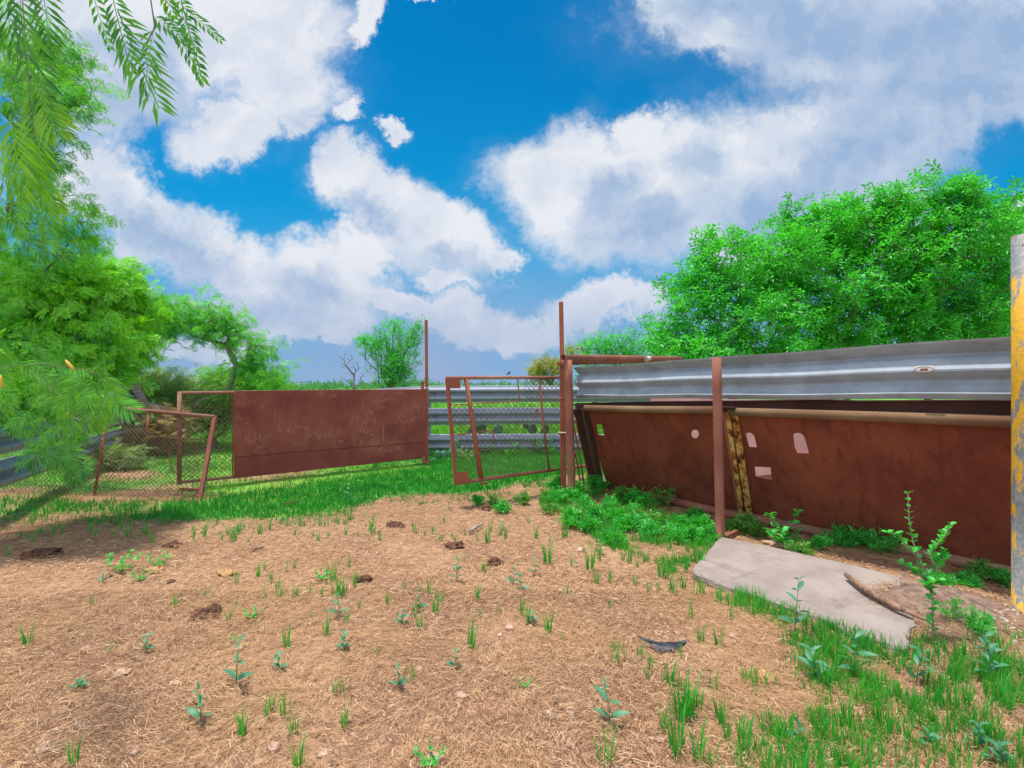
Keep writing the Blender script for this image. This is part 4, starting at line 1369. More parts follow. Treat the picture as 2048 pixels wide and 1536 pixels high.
# ------------------------------------------------------------------ left mesh gate
l_tr = P(430, 834, 6.25); l_tl = P(-40, 792, 6.9); l_br = P(400, 1000, 5.82); l_bl = P(-60, 989, 6.15)
g3 = root('mesh_gate', Vector((l_br.x, l_br.y, 0)), 'leaning chain-link gate at far left, half hidden by mesquite leaves', 'gate')
LT = lambda x: l_tl.lerp(l_tr, x); LB = lambda x: l_bl.lerp(l_br, x)
LP = lambda x, y: onplane(x, y, l_tl, l_tr, l_br)
m = MB().tube([l_tl, LP(190, 812.5), l_tr], 0.026, 12); m.build('top_rail', M['pipe_pale'], g3, label='worn pinkish top pipe', smooth=True)
m = MB().tube([l_bl, LP(200, 996), l_br + Vector((-0.05, 0, -0.01))], 0.022, 12); m.build('bottom_rail', M['pipe_pale'], g3, smooth=True)
m = MB().bar(l_tr, l_br, 0.05, 0.04); m.build('end_bar', M['pipe'], g3, bevel=0.004)
m = MB().tube([LP(216, 816), LP(204, 900), LP(188, 995)], 0.016, 8); m.build('brace', M['bar'], g3, smooth=True)
m = MB().tube([LP(298, 826), LP(292, 873)], 0.012, 8); m.build('brace', M['bar'], g3, smooth=True)
m = MB().tube([LP(292, 871), LP(355, 876), LP(419, 880)], 0.0065, 6); m.build('rebar', M['chain'], g3, smooth=True)
m = MB().plate([LP(404, 975), LP(408, 998), LP(375, 1000)], 0.012); m.bar(LP(361, 977), LP(404, 979), 0.02, 0.03); m.bar(LP(363, 979), LP(361, 999), 0.014, 0.03); m.build('corner_plate', M['pipe'], g3)
# region of mesh in uv of the gate quad: whole below, left of the opening above
u1 = (LP(295, 850) - l_tl).dot(l_tr - l_tl) / (l_tr - l_tl).length_squared
m = chainlink(l_tl, l_tr, l_br, l_bl, [(0.0, 0.30, 0.985, 0.985), (0.0, 0.02, u1 - 0.005, 0.30)], 0.066, 0.0028)
m.build('wire_mesh', M['wire'], g3)


def chain(pts, link=0.045, r=0.004):
    mb = MB()
    pts = [Vector(q) for q in pts]
    d = [0]
    for a, b in zip(pts, pts[1:]): d.append(d[-1] + (b - a).length)
    s = 0; k = 0
    while s < d[-1]:
        i = max(j for j in range(len(d) - 1) if d[j] <= s + 1e-9)
        t = (s - d[i]) / (d[i + 1] - d[i]); c = pts[i].lerp(pts[i + 1], t)
        ax = (pts[i + 1] - pts[i]).normalized(); sd = Vector((1, 0, 0)) if k % 2 else Vector((0, 1, 0))
        sd = (sd - ax * sd.dot(ax)).normalized()
        ring = [c + ax * (link * 0.62 * math.cos(th)) + sd * (link * 0.34 * math.sin(th)) for th in [2 * math.pi * q / 10 for q in range(11)]]
        mb.tube(ring, r, 5, cap=False)
        s += link * 0.85; k += 1
    return mb


c = chain([LP(352, 880), LP(340, 890), LP(341, 925), LP(343, 935), LP(352, 950)]).build('chain', M['chain'], None, wl=LP(345, 900), smooth=True)
tagit(c, 'long rusty chain hanging from the wire of the left mesh gate', 'chain')
c = chain([LP(411, 912), LP(410, 930), LP(408, 945)], 0.04).build('chain', M['chain'], None, wl=LP(410, 930), smooth=True)
tagit(c, 'short rusty chain hanging on the end bar of the left mesh gate', 'chain')

# ------------------------------------------------------------------ guardrail fence at the back
gf = root('guardrail_fence', Vector((-0.8, 9.4, 0)), 'fence of three stacked galvanised guardrails straight ahead, behind the open mesh gate', 'fence')
for (yt, yb2) in ((772.5, 805.5), (817, 850), (868, 902)):
    m = MB(); a = P(846, yb2 - 0.3, 9.4); b = P(1420, yb2 - 2, 9.9)
    wbeam(m, a, b, front=(0, -1, 0), hgt=0.318, dep=0.085)
    m.build('guardrail', M['galv_old'], gf, fixn=True)
m = MB(); wbeam(m, P(650, 815, 11.2), P(850, 806, 9.5), front=(0, -1, 0), hgt=0.33); m.build('guardrail', M['galv_old'], gf, fixn=True)
m = MB().bar(Vector((P(858, 800, 9.5).x, 9.52, -0.05)), Vector((P(858, 780, 9.5).x, 9.52, 1.31)), 0.06, 0.09, side=(1, 0, 0)); m.build('post', M['galv_old'], gf)
for px in (1190, 1420):
    m = MB().bar(Vector((P(px, 800, 9.9).x, 9.95, -0.05)), Vector((P(px, 780, 9.9).x, 9.95, 1.3)), 0.09, 0.09, side=(1, 0, 0)); m.build('post', M['oldpost'], gf)
for k, py in enumerate((789, 834, 886)):
    for (px, w) in ((857, 0.022), (870, 0.014)):
        q = P(px, py, 9.33)
        m = MB().tube([q, q + Vector((0, -0.014, 0))], w, 6); m.build('bolt', M['bar'] if px == 857 else M['dark_rust'], gf)
m = MB().tube([P(1071, 832, 9.32), P(1074, 818, 9.3)], 0.022, 7); m.build('bracket', M['bar'], gf)

# ------------------------------------------------------------------ guardrail fence at far left
lf = root('guardrail_fence', Vector((-6.5, 7.6, 0)), 'old guardrail fence on weathered wooden posts at far left, under the mesquite', 'fence')
la = Vector((-4.45, 3.6, 0)); lb2 = Vector((-8.3, 11.2, 0))
for z in (0.30, 0.64, 0.98):
    m = MB(); wbeam(m, la + Vector((0, 0, z)), lb2 + Vector((0, 0, z - 0.10)), front=(0.9, -0.45, 0), hgt=0.29); m.build('guardrail', M['galv'], lf, fixn=True)
for (q, h, r) in ((Vector((-6.42, 7.35, 0)), 1.45, 0.10), (Vector((-7.95, 10.35, 0)), 1.25, 0.12)):
    m = MB().tube([q - Vector((0, 0, .05)), q + Vector((0.01, 0, h * .5)), q + Vector((0.03, 0, h))], [r, r * .95, r * .9], 10); m.build('post', M['oldpost'], lf, smooth=True)


# ------------------------------------------------------------------ prickly pears
def pear(label, pads, Y):
    c0 = P(pads[0][0], 775, Y); base = Vector((c0.x, Y, 0))
    R_ = root('prickly_pear', base, label, 'cactus')
    for (px, py, rx, ry, rot) in pads:
        c = P(px, py, Y + random.uniform(-0.1, 0.1)); a = rx / F * Y; b = ry / F * Y
        V = []; Fq = []
        n, k2 = 14, 8
        for i in range(k2 + 1):
            ph = math.pi * i / k2
            for j in range(n):
                th = 2 * math.pi * j / n
                x = a * math.sin(ph) * math.cos(th); y = 0.03 * math.sin(ph) * math.sin(th); z = b * math.cos(ph) * (1 if math.cos(ph) > 0 else 1.1)
                cr, sr = math.cos(rot), math.sin(rot)
                V.append((c.x + x * cr - z * sr, c.y + y + 0.3 * x, max(0.01, c.z + x * sr + z * cr)))
        for i in range(k2):
            for j in range(n):
                Fq.append((i * n + j, i * n + (j + 1) % n, (i + 1) * n + (j + 1) % n, (i + 1) * n + j))
        np_mesh('pad', V, Fq, M['cactus'], R_, smooth=True)


pear('prickly pear with round grey-green pads showing between the two lower rails behind the mesh gate', [(962, 856, 11, 11, 0), (996, 858, 10, 10, .4), (980, 875, 10, 12, 0), (945, 862, 9, 12, -.3), (970, 895, 12, 14, 0)], 9.75)
pear('prickly pear behind the right brace of the open mesh gate', [(1065, 858, 9, 13, 0.1), (1090, 860, 9, 13, -.2), (1052, 850, 7, 8, .3), (1078, 880, 11, 14, 0), (1075, 905, 12, 14, 0)], 9.8)
pear('low prickly pear at the foot of the left guardrail post', [(868, 924, 8, 9, 0), (888, 910, 8, 9, .3), (899, 925, 7, 9, -.2), (876, 908, 6, 7, 0), (905, 905, 8, 10, .2), (912, 888, 9, 10, 0)], 8.9)


# bird on the mesh gate
def bird():
    q = GP(1018, 752) + Vector((0, 0, 0.012))
    m = MB()
    m.tube([q + Vector((-0.03, 0, 0.0)), q + Vector((-0.012, 0, 0.012)), q + Vector((0.0, 0, 0.022)), q + Vector((0.006, 0, 0.038)), q + Vector((0.006, 0, 0.050))], [0.002, 0.008, 0.013, 0.009, 0.003], 8)
    m.tube([q + Vector((0.006, 0, 0.042)), q + Vector((0.016, 0, 0.042))], [0.004, 0.001], 5)
    o = m.build('bird', M['brown_feather'], None, wl=q, smooth=True)
    tagit(o, 'tiny dark bird perched on the top rail of the open mesh gate', 'bird')


bird()


# ------------------------------------------------------------------ concrete slab
def slab():
    top = 0.05
    pts = [(1440, 1073), (1384, 1136), (1386, 1142), (1450, 1172), (1500, 1186), (1560, 1208), (1630, 1232), (1700, 1262), (1760, 1280), (1806, 1298), (1818, 1288), (1819, 1262), (1832, 1244), (1826, 1236), (1840, 1200), (1848, 1170), (1820, 1158), (1700, 1128), (1600, 1106), (1520, 1088)]
    world_pts = [G(x, y, top) for x, y in pts]
    loop = []
    for i, a in enumerate(world_pts):
        b = world_pts[(i + 1) % len(world_pts)]
        n = max(1, int((b - a).length / 0.035))
        for k in range(n):
            q = a.lerp(b, k / n)
            if k: q += Vector((random.gauss(0, .0045), random.gauss(0, .0045), 0))
            loop.append(q)
    c = sum(loop, Vector()) / len(loop)
    me_v = []; n = len(loop)
    rings = [(0.985, 0.0, 0), (0.998, -0.008, 1), (1.004, -0.035, 1), (0.98, -0.10, 0)]
    for sc, dz, jj in rings:
        for q in loop:
            v_ = c + (q - c) * sc
            me_v.append((v_.x + random.gauss(0, .003) * jj, v_.y + random.gauss(0, .003) * jj, top + dz + random.gauss(0, .003) * jj))
    fs = []
    for r_ in range(len(rings) - 1):
        for i in range(n):
            j = (i + 1) % n
            fs.append((r_ * n + i, (r_ + 1) * n + i, (r_ + 1) * n + j, r_ * n + j))
    tris = tessellate_polygon([[Vector((q.x, q.y, 0)) for q in loop]])
    for t in tris:
        a, b, d = (Vector(me_v[i]) for i in t)
        fs.append(tuple(t) if (b - a).cross(d - a).z > 0 else tuple(t[::-1]))
    m = MB().add(me_v, fs)
    o = m.build('concrete_slab', M['concrete'], None, wl=Vector((c.x, c.y, 0)))
    tagit(o, 'broken flat concrete slab lying on the ground in front of the chute', 'slab')


slab()


def stick(name, label, pts, radii, mt, cat='stick', bumps=True, seg=9):
    path = []; rr = []
    for i in range(len(pts) - 1):
        for k in range(5):
            t = k / 5; path.append(Vector(pts[i]).lerp(Vector(pts[i + 1]), t)); rr.append(radii[i] * (1 - t) + radii[i + 1] * t)
    path.append(Vector(pts[-1])); rr.append(radii[-1])
    if bumps:
        rr = [r * random.uniform(0.88, 1.14) for r in rr]
        path = [q + Vector((random.gauss(0, 1), random.gauss(0, 1), random.gauss(0, .4))) * r * 0.16 for q, r in zip(path, rr)]
    o = MB().tube(path, rr, seg).build(name, mt, None, wl=Vector(pts[0]), smooth=True)
    return tagit(o, label, cat)


stick('stick', 'thick knobbly dead stick lying across the concrete slab', [G(1691, 1149, .085), G(1730, 1178, .088), G(1790, 1212, .085), G(1852, 1240, .08)], [0.015, 0.021, 0.018, 0.008], M['wood'])
stick('twig', 'thin curled twig arching up at the right end of the slab', [G(1803, 1188, .055), P(1797, 1172, 3.05), P(1797, 1155, 3.1), P(1806, 1147, 3.15), P(1830, 1155, 3.15), G(1848, 1180, .06)], [0.004, 0.0045, 0.004, 0.0035, 0.003, 0.002], M['bark_pale'], 'twig', seg=6)
stick('twig', 'thin straight twig touching the thick stick on the slab', [G(1755, 1180, .056), G(1780, 1183, .057), G(1808, 1180, .056)], [0.003, 0.003, 0.002], M['bark'], 'twig', seg=5)
stick('twig', 'short dark twig on the slab beside the curled one', [G(1776, 1166, .055), G(1800, 1176, .054)], [0.003, 0.002], M['bark'], 'twig', seg=5)
stick('stick', 'short pale stick on the straw between the mesh gate and the camera', [G(938, 1064, .02), G(952, 1054, .035), G(967, 1046, .04)], [0.013, 0.014, 0.008], M['bark_pale'])
stick('stick', 'small brown stick lying on the straw near the lush grass', [G(505, 1097, .015), G(513, 1096, .018), G(526, 1094, .02)], [0.012, 0.014, 0.008], M['wood'])
for k in range(9):      # dry stems lying about on the soil by the yellow post
    x = random.uniform(1880, 2040); y = random.uniform(1170, 1225)
    stick('fallen_twig', 'thin pale twig lying on the litter left of the yellow post', [G(x, y, .012), G(x + random.uniform(10, 35), y + random.uniform(-9, 9), .014), G(x + random.uniform(40, 75), y + random.uniform(-16, 16), .01)],
          [0.0022, 0.002, 0.0012], M['bark_pale'], 'twig', seg=5)['group'] = 'fallen twigs by the yellow post'


# ------------------------------------------------------------------ lumps: dung, stones, bark
def lump(bag_, c, rx, ry, rz, rough=0.3, sub=2, seed=0):
    import bmesh
    bm = bmesh.new(); bmesh.ops.create_icosphere(bm, subdivisions=sub, radius=1)
    for v_ in bm.verts:
        d = 1 + rough * mnoise.noise(v_.co * 1.6 + Vector((seed, seed * 1.7, 0))) * 1.5 + rough * 0.5 * mnoise.noise(v_.co * 4 + Vector((seed, 0, 3)))
        v_.co = Vector((v_.co.x * rx * d, v_.co.y * ry * d, v_.co.z * rz * d))
    ang = random.uniform(0, 3.14)
    R = Matrix.Rotation(ang, 3, 'Z')
    b = len(bag_.v)
    bag_.v += [tuple(R @ v_.co + Vector(c)) for v_ in bm.verts]
    bag_.f += [tuple(w.index + b for w in f.verts) for f in bm.faces]
    bm.free()


def pile(name, label, cat, px, py, w, parts, mt, group=None):
    c = G(px, py); c.z = zg(c.x, c.y)
    m = MB()
    for k in range(parts):
        s = w * random.uniform(0.28, 0.5) if parts > 1 else w * 0.5
        o = Vector((random.uniform(-.35, .35) * w, random.uniform(-.3, .3) * w, 0)) if parts > 1 else Vector()
        lump(m, c + o + Vector((0, 0, s * 0.15)), s, s * random.uniform(.55, .8), s * random.uniform(.3, .45), 0.55, 3 if w > 0.06 else 2, random.random() * 50)
    o = m.build(name, mt, None, wl=c)
    o.data.polygons.foreach_set('use_smooth', [True] * len(o.data.polygons))
    return tagit(o, label, cat, group)


pile('dung_pile', 'largest dark folded dung pile, left of centre on the straw', 'dung', 408, 1232, 0.13, 6, M['dung'])
pile('dung_pile', 'crusty dark dung pile near the short pale stick', 'dung', 907, 1096, 0.15, 4, M['dung'])
pile('dung_pile', 'small nearly black dung pat right of centre on the straw', 'dung', 985, 1133, 0.10, 3, M['dung'])
pile('dung_pile', 'reddish brown dung lump beside the central grass tufts', 'dung', 727, 1167, 0.11, 1, M['dung'])
pile('dung_pile', 'broken dung in the straw below the lush grass, straight ahead', 'dung', 792, 1051, 0.14, 4, M['dung'])
pile('dung_pile', 'crumbled dung just inside the lush grass below the sheet gate', 'dung', 585, 1008, 0.18, 3, M['dung'])
pile('dung_pile', 'old flat dung under dry stalks at the left side', 'dung', 95, 1112, 0.18, 4, M['dung'])
pile('dung_pile', 'low dark dung among small grass tufts, left of the stick on the straw', 'dung', 350, 1088, 0.12, 3, M['dung'])
pile('dung_pile', 'tan dried dung beside the broad green seedling at left', 'dung', 330, 1135, 0.16, 2, M['dung_pale'])
pile('dung_pile', 'bleached yellowish dung crust, left of centre', 'dung', 450, 1145, 0.13, 3, M['dung_pale'])
pile('dung_pile', 'small orange-brown dung scrap left of centre', 'dung', 345, 1163, 0.06, 2, M['dung'])
pile('bark_chunk', 'yellowish brown rotten wood chunk in the straw below the black rubber scrap', 'wood', 1535, 1356, 0.095, 2, M['dung_pale'])
pile('dung_pile', 'dark lump half hidden by the weeds left of the thick post', 'dung', 975, 1016, 0.16, 3, M['dung'])
pile('dung_pile', 'brown clod under the seedling at lower left', 'dung', 385, 1422, 0.06, 1, M['dung'])
pile('rock', 'tan rock by the leafy weed at the back edge of the slab', 'rock', 1553, 1090, 0.15, 1, M['stone'])
STP = [(243, 1350, .07, 'flat tan chip'), (350, 1372, .05, 0), (922, 1393, .06, 0), (840, 1345, .05, 0), (1098, 1425, .06, 0), (1142, 1422, .045, 0), (1142, 1482, .055, 0), (1000, 1272, .04, 0), (1018, 1258, .06, 0), (1070, 1243, .04, 0), (1060, 1252, .035, 0),
       (1178, 1240, .045, 0), (1355, 1265, .04, 0), (1315, 1270, .04, 0), (1148, 1130, .06, 0), (1160, 1100, .08, 0), (548, 1500, .06, 0), (650, 1505, .05, 0), (870, 1520, .06, 0), (1745, 1296, .035, 0), (1320, 1478, .045, 0), (1305, 1475, .03, 0), (700, 1440, .03, 0),
       (1470, 1285, .03, 0), (1465, 1275, .05, 0), (1590, 1262, .05, 0), (170, 1300, .06, 0), (85, 1500, .06, 0), (270, 1505, .05, 0), (780, 1480, .03, 0), (1090, 1170, .04, 0), (620, 1250, .04, 0), (480, 1300, .05, 0)]
for i, (x, y, w, _) in enumerate(STP):
    pile('stone', 'flat pale tan stone half sunk in the straw', 'stone', x, y, w, 1, M['stone'], 'pale stones in the straw')
for k in range(60):
    x = random.uniform(1985, 2110); y = random.uniform(1225, 1300)
    pile('pebble', 'whitish pebble at the foot of the yellow post', 'pebble', x, y, random.uniform(.012, .035), 1, M['pebble'], 'pebbles by the yellow post')


def rubber():
    pts = [(1274, 1270), (1282, 1273), (1299, 1279), (1312, 1283), (1330, 1284), (1350, 1284), (1372, 1279), (1374, 1285), (1368, 1290), (1362, 1297), (1345, 1298), (1328, 1301), (1322, 1306), (1314, 1303), (1306, 1295), (1300, 1285), (1288, 1280)]
    zs = [0.05, 0.045, 0.035, 0.03, 0.035, 0.045, 0.05, 0.045, 0.03, 0.02, 0.02, 0.015, 0.012, 0.015, 0.02, 0.03, 0.04]
    loop = [G(x, y, z) for (x, y), z in zip(pts, zs)]
    c = G(1320, 1290)
    o = MB().plate(loop, 0.006).build('rubber_scrap', M['rubber'], None, wl=c)
    tagit(o, 'torn strip of black rubber lying on the straw', 'rubber scrap')


rubber()


# ------------------------------------------------------------------ small plants
def place_group(px, py): 
    q = G(px, py); q.z = zg(q.x, q.y); return q


def blades(n, hmin, hmax, spread, lean=0.25, w=0.0035, seg=3):
    """local geometry of n curved tapering blades; quads only"""
    V = []; Fq = []
    for _ in range(n):
        a = random.uniform(0, 2 * math.pi); r0 = spread * math.sqrt(random.random())
        b = Vector((r0 * math.cos(a), r0 * math.sin(a), -0.005))
        a2 = a + random.gauss(0, 0.7)
        ld = Vector((math.cos(a2), math.sin(a2), 0)) * random.uniform(0.3, 1.0) * lean
        h = random.uniform(hmin, hmax); ww = w * random.uniform(0.7, 1.3)
        sd = Vector((-math.sin(a2 + 0.8), math.cos(a2 + 0.8), 0))
        i = len(V)
        for k in range(seg + 1):
            t = k / seg
            c = b + Vector((0, 0, h * t * (1 - 0.12 * t * lean * 3))) + ld * h * t * t
            wk = ww * (1 - t) ** 0.6 if t < 1 else 0.0003
            V += [tuple(c - sd * wk / 2), tuple(c + sd * wk / 2)]
        for k in range(seg):
            j = i + 2 * k; Fq.append((j, j + 1, j + 3, j + 2))
    return np.array(V, np.float32), np.array(Fq, np.int32)


TV = [blades(random.choice([8, 12, 16]), 0.35, 1.0, 0.14, 0.42, 0.045, 3) for _ in range(10)]
tuft_me = []
for k, (v_, f_) in enumerate(TV):
    me = bpy.data.meshes.new('grass_tuft'); me.from_pydata(v_.tolist(), [], f_.tolist()); me.materials.append(M['grass']); tuft_me.append(me)

TUFTS = [(487, 1473, 55), (531, 1438, 40), (544, 1423, 35), (571, 1433, 50), (588, 1471, 45), (598, 1530, 65), (689, 1454, 45), (668, 1394, 30), (685, 1394, 35), (826, 1366, 48), (941, 1305, 50), (653, 1274, 35), (573, 1297, 45),
         (838, 1263, 35), (756, 1316, 18), (458, 1246, 30), (352, 1213, 26), (414, 1194, 20), (529, 1202, 25), (559, 1200, 35), (590, 1198, 25), (643, 1198, 22), (681, 1200, 40), (672, 1196, 46), (690, 1196, 30), (668, 1164, 40), (775, 1213, 25),
         (870, 1232, 40), (861, 1198, 35), (880, 1213, 35), (954, 1206, 28), (975, 1087, 28), (849, 1070, 15), (834, 1066, 20), (746, 1070, 30), (758, 1070, 15), (710, 1179, 25), (517, 1152, 25), (529, 1139, 22), (573, 1143, 25), (544, 1164, 20),
         (56, 1295, 45), (183, 1211, 22), (148, 1530, 55), (220, 1307, 15), (16, 1112, 20), (58, 1078, 14), (126, 1066, 20), (269, 1078, 20), (307, 1084, 30), (408, 1070, 25), (387, 1070, 20), (468, 1070, 30), (335, 1045, 18), (480, 1062, 26),
         (1072, 1077, 25), (1095, 1128, 50), (1181, 1138, 50), (1145, 1130, 30), (1131, 1190, 28), (1042, 1232, 30), (1056, 1247, 35), (1096, 1268, 45), (1125, 1285, 20), (1220, 1212, 20), (1270, 1171, 22), (1298, 1184, 25), (1317, 1184, 25),
         (1382, 1237, 40), (1460, 1242, 45), (1402, 1285, 35), (1437, 1293, 40), (1227, 1300, 25), (1261, 1120, 40), (1290, 1120, 25), (1323, 1150, 45), (1341, 1128, 35), (1275, 1128, 15), (1196, 1100, 35), (1181, 1092, 25), (1130, 1074, 30),
         (1346, 1189, 40), (1366, 1181, 34), (1230, 1327, 45), (1251, 1320, 25), (1280, 1317, 32), (1300, 1337, 33), (1295, 1359, 25), (1359, 1315, 28), (1210, 1522, 105), (1354, 1500, 80), (1339, 1366, 50), (1364, 1439, 100), (1372, 1436, 80), (1388, 1412, 45),
         (1326, 1459, 45), (1395, 1527, 75), (1369, 1430, 60), (1428, 1380, 40), (1418, 1375, 34), (1446, 1453, 55), (1438, 1440, 50), (1453, 1486, 50), (1490, 1511, 60), (1480, 1490, 55), (1517, 1511, 45), (1523, 1453, 35), (1539, 1449, 40), (1574, 1456, 35),
         (1643, 1434, 55), (1720, 1416, 50), (1760, 1449, 60), (1782, 1474, 60), (1811, 1482, 50), (1837, 1463, 50), (1869, 1456, 45), (1935, 1420, 55), (1993, 1463, 45), (2041, 1420, 40), (1610, 1533, 50), (1650, 1314, 60),
         (1676, 1343, 60), (1660, 1325, 50), (1500, 1210, 35), (1520, 1225, 40), (1610, 1262, 40), (1630, 1275, 36), (1350, 1520, 60), (300, 1075, 22), (240, 1060, 18), (180, 1065, 18), (540, 1058, 24), (520, 1064, 28), (640, 1050, 22), (600, 1052, 20), (700, 1040, 24)]
for _ in range(145):
    t = random.random()
    if t < 0.42: x, y, h = random.uniform(20, 1080), random.uniform(1035, 1085), random.uniform(10, 24)
    elif t < 0.55: x, y, h = random.uniform(470, 1000), random.uniform(1120, 1260), random.uniform(10, 26)
    elif t < 0.85: x, y, h = random.uniform(1620, 2048), random.uniform(1300, 1530), random.uniform(25, 60)
    else: x, y, h = random.uniform(1180, 1420), random.uniform(1090, 1200), random.uniform(16, 36)
    TUFTS.append((x, y, h))
for i, (px, py, h) in enumerate(TUFTS):
    q = place_group(px, py)
    o = bpy.data.objects.new('grass_tuft', tuft_me[i % 10])
    COL.objects.link(o); o.location = q
    s = 1.6 * h / F * q.y
    wv = max(0.75, min(1.4, 0.055 / s * 1.0)) if s > 0 else 1
    o.scale = (s * wv, s * wv, s); o.rotation_euler = (0, 0, random.uniform(0, 6.28))
    tagit(o, 'small tuft of upright green grass growing through the straw', 'grass tuft', 'grass tufts in the straw')


def strewn(name, label, dens_fn, region, n, hmin, hmax, w, mt, per=5, spread=0.05, lean=0.35, seg=2):
    """grass nobody could count: blade clumps thrown where dens_fn is high"""
    tm = [blades(per, 0.5, 1.0, spread / ((hmin + hmax) / 2), lean, w / ((hmin + hmax) / 2), seg) for _ in range(8)]
    X, Y = region(n)
    keep = []
    for x, y in zip(X, Y):
        if random.random() < dens_fn(x, y): keep.append((x, y, zg(x, y)))
    bag = Bag(); keep = np.array(keep)
    if len(keep) == 0: return
    pick = rng.integers(0, 8, len(keep))
    for k in range(8):
        pos = keep[pick == k]; m_ = len(pos)
        if m_ == 0: continue
        a = rng.uniform(0, 6.28, m_); R = np.zeros((m_, 3, 3)); R[:, 0, 0] = np.cos(a); R[:, 0, 1] = -np.sin(a); R[:, 1, 0] = np.sin(a); R[:, 1, 1] = np.cos(a); R[:, 2, 2] = 1
        V, Fq = scatter(tm[k][0], tm[k][1], pos, R, rng.uniform(hmin, hmax, m_))
        bag.add(V, Fq)
    tagit(bag.mesh(name, mt), label, 'grass', kind='stuff')


def reg_px(x0, x1, Y0, Y1):
    def f(n):
        Y = np.sqrt(rng.uniform(Y0 ** 2, Y1 ** 2, n)); px = rng.uniform(x0, x1, n)
        return (px - 1024) / F * Y, Y
    return f


strewn('lush_grass', 'dense bright green grass strip running below the gates', lush, reg_px(-150, 1300, 4.6, 11), 52000, 0.05, 0.11, 0.006, M['grass_lush'])
strewn('pasture_grass', 'patchy grass beyond the gates', lambda x, y: beyond(x, y) * 0.8, reg_px(-100, 1420, 5.5, 16), 52000, 0.03, 0.08, 0.008, M['grass_far'], per=5, spread=0.09)
strewn('weedy_grass', 'tufty grass along the slab and in the right foreground', lambda x, y: rightgreen(x, y) ** 2.2, reg_px(1060, 2200, 1.6, 7.0), 46000, 0.04, 0.12, 0.0045, M['grass'], per=7, spread=0.018, lean=0.28, seg=3)


def fringe(x, y):
    px, py = to_px(x, y)
    if px < -100 or px > 1200: return 0
    b = interp(px, LO)
    d = (py - b) / 45
    if d < 0 or d > 1: return 0
    return max(0, (1 - d) ** 2.2 * 0.5 + 0.6 * nz(x, y, 3.1, 17) * (1 - d))


strewn('fringe_grass', 'thinning grass at the near edge of the lush strip', fringe, reg_px(-100, 1200, 3.6, 7), 11000, 0.04, 0.10, 0.005, M['grass_lush'], per=6, spread=0.025, lean=0.4, seg=3)


# dry straw on the ground
def straw():
    bag = Bag()
    for (n, Y0, Y1, L0, L1, w) in ((150000, 1.45, 3.2, 0.018, 0.085, 0.0014), (130000, 3.0, 6.2, 0.022, 0.08, 0.0024), (14000, 5.5, 9.5, 0.04, 0.10, 0.005)):
        Y = np.sqrt(rng.uniform(Y0 ** 2, Y1 ** 2, n)); px = rng.uniform(-120, 2200, n); X = (px - 1024) / F * Y
        Z = np.array([zg(x, y) for x, y in zip(X, Y)])
        A_ = np.array([1.6 * nz(x, y, 0.9, 41) * math.pi + 0.9 * nz(x, y, 3.0, 4) * math.pi for x, y in zip(X, Y)]) + rng.normal(0, 0.75, n) + 0.35
        gd = np.array([max(lush(x, y), beyond(x, y) * 0.5) for x, y in zip(X, Y)])
        bare = np.array([max(0.0, nz(x, y, 1.7, 52)) for x, y in zip(X, Y)])
        md = 1.6 * np.exp(-((X - MOUND.x) / 0.34) ** 2 - ((Y - MOUND.y) / 0.26) ** 2)
        k = rng.random(n) > np.maximum(np.maximum(gd * 0.85, bare * 1.3), md)
        X, Y, Z, A_ = X[k], Y[k], Z[k], A_[k]; n = len(X)
        L = rng.uniform(L0, L1, n) * rng.uniform(0.4, 1, n); ww = w * rng.uniform(0.6, 1.5, n)
        d = np.stack([np.cos(A_), np.sin(A_), rng.normal(0, 0.10, n)], 1); s = np.stack([-np.sin(A_), np.cos(A_), rng.normal(0, .3, n)], 1)
        c = np.stack([X, Y, Z + rng.uniform(0.001, 0.024, n)], 1)
        bend = s * (rng.normal(0, 0.16, n) * L)[:, None] + np.array([0, 0, 1]) * (rng.uniform(0, .12, n) * L)[:, None]
        p0 = c - d * L[:, None] / 2; p1 = c + bend; p2 = c + d * L[:, None] / 2
        hw = (s * ww[:, None] / 2)
        V = np.stack([p0 - hw, p0 + hw, p1 - hw, p1 + hw, p2 - hw * .5, p2 + hw * .5], 1).reshape(-1, 3)
        i = np.arange(n)[:, None] * 6
        Fq = np.concatenate([i + np.array([[0, 1, 3, 2]]), i + np.array([[2, 3, 5, 4]])])
        bag.add(V, Fq)
    tagit(bag.mesh('straw', M['straw']), 'dry tan straw litter covering the ground', 'straw', kind='stuff')


straw()


def t_leaf(l=1.0, w=0.35, n=3, droop=0.3, wavy=0.0):
    """one blade-shaped leaf along +x as a folded strip"""
    V = []; Fq = []
    for k in range(n + 2):
        t = k / (n + 1)
        wk = w * math.sin(math.pi * min(1, 0.06 + t * 0.94)) ** 0.8 / 2 if 0 < t < 1 else 0.004
        z = -droop * t * t + 0.05 * math.sin(t * 3)
        V += [(t * l, -wk, z + 0.25 * wk), (t * l, 0, z), (t * l, wk, z + 0.25 * wk)]
    for k in range(n + 1):
        i = 3 * k
        Fq += [(i, i + 1, i + 4, i + 3), (i + 1, i + 2, i + 5, i + 4)]
    return np.array(V, np.float32), np.array(Fq, np.int32)


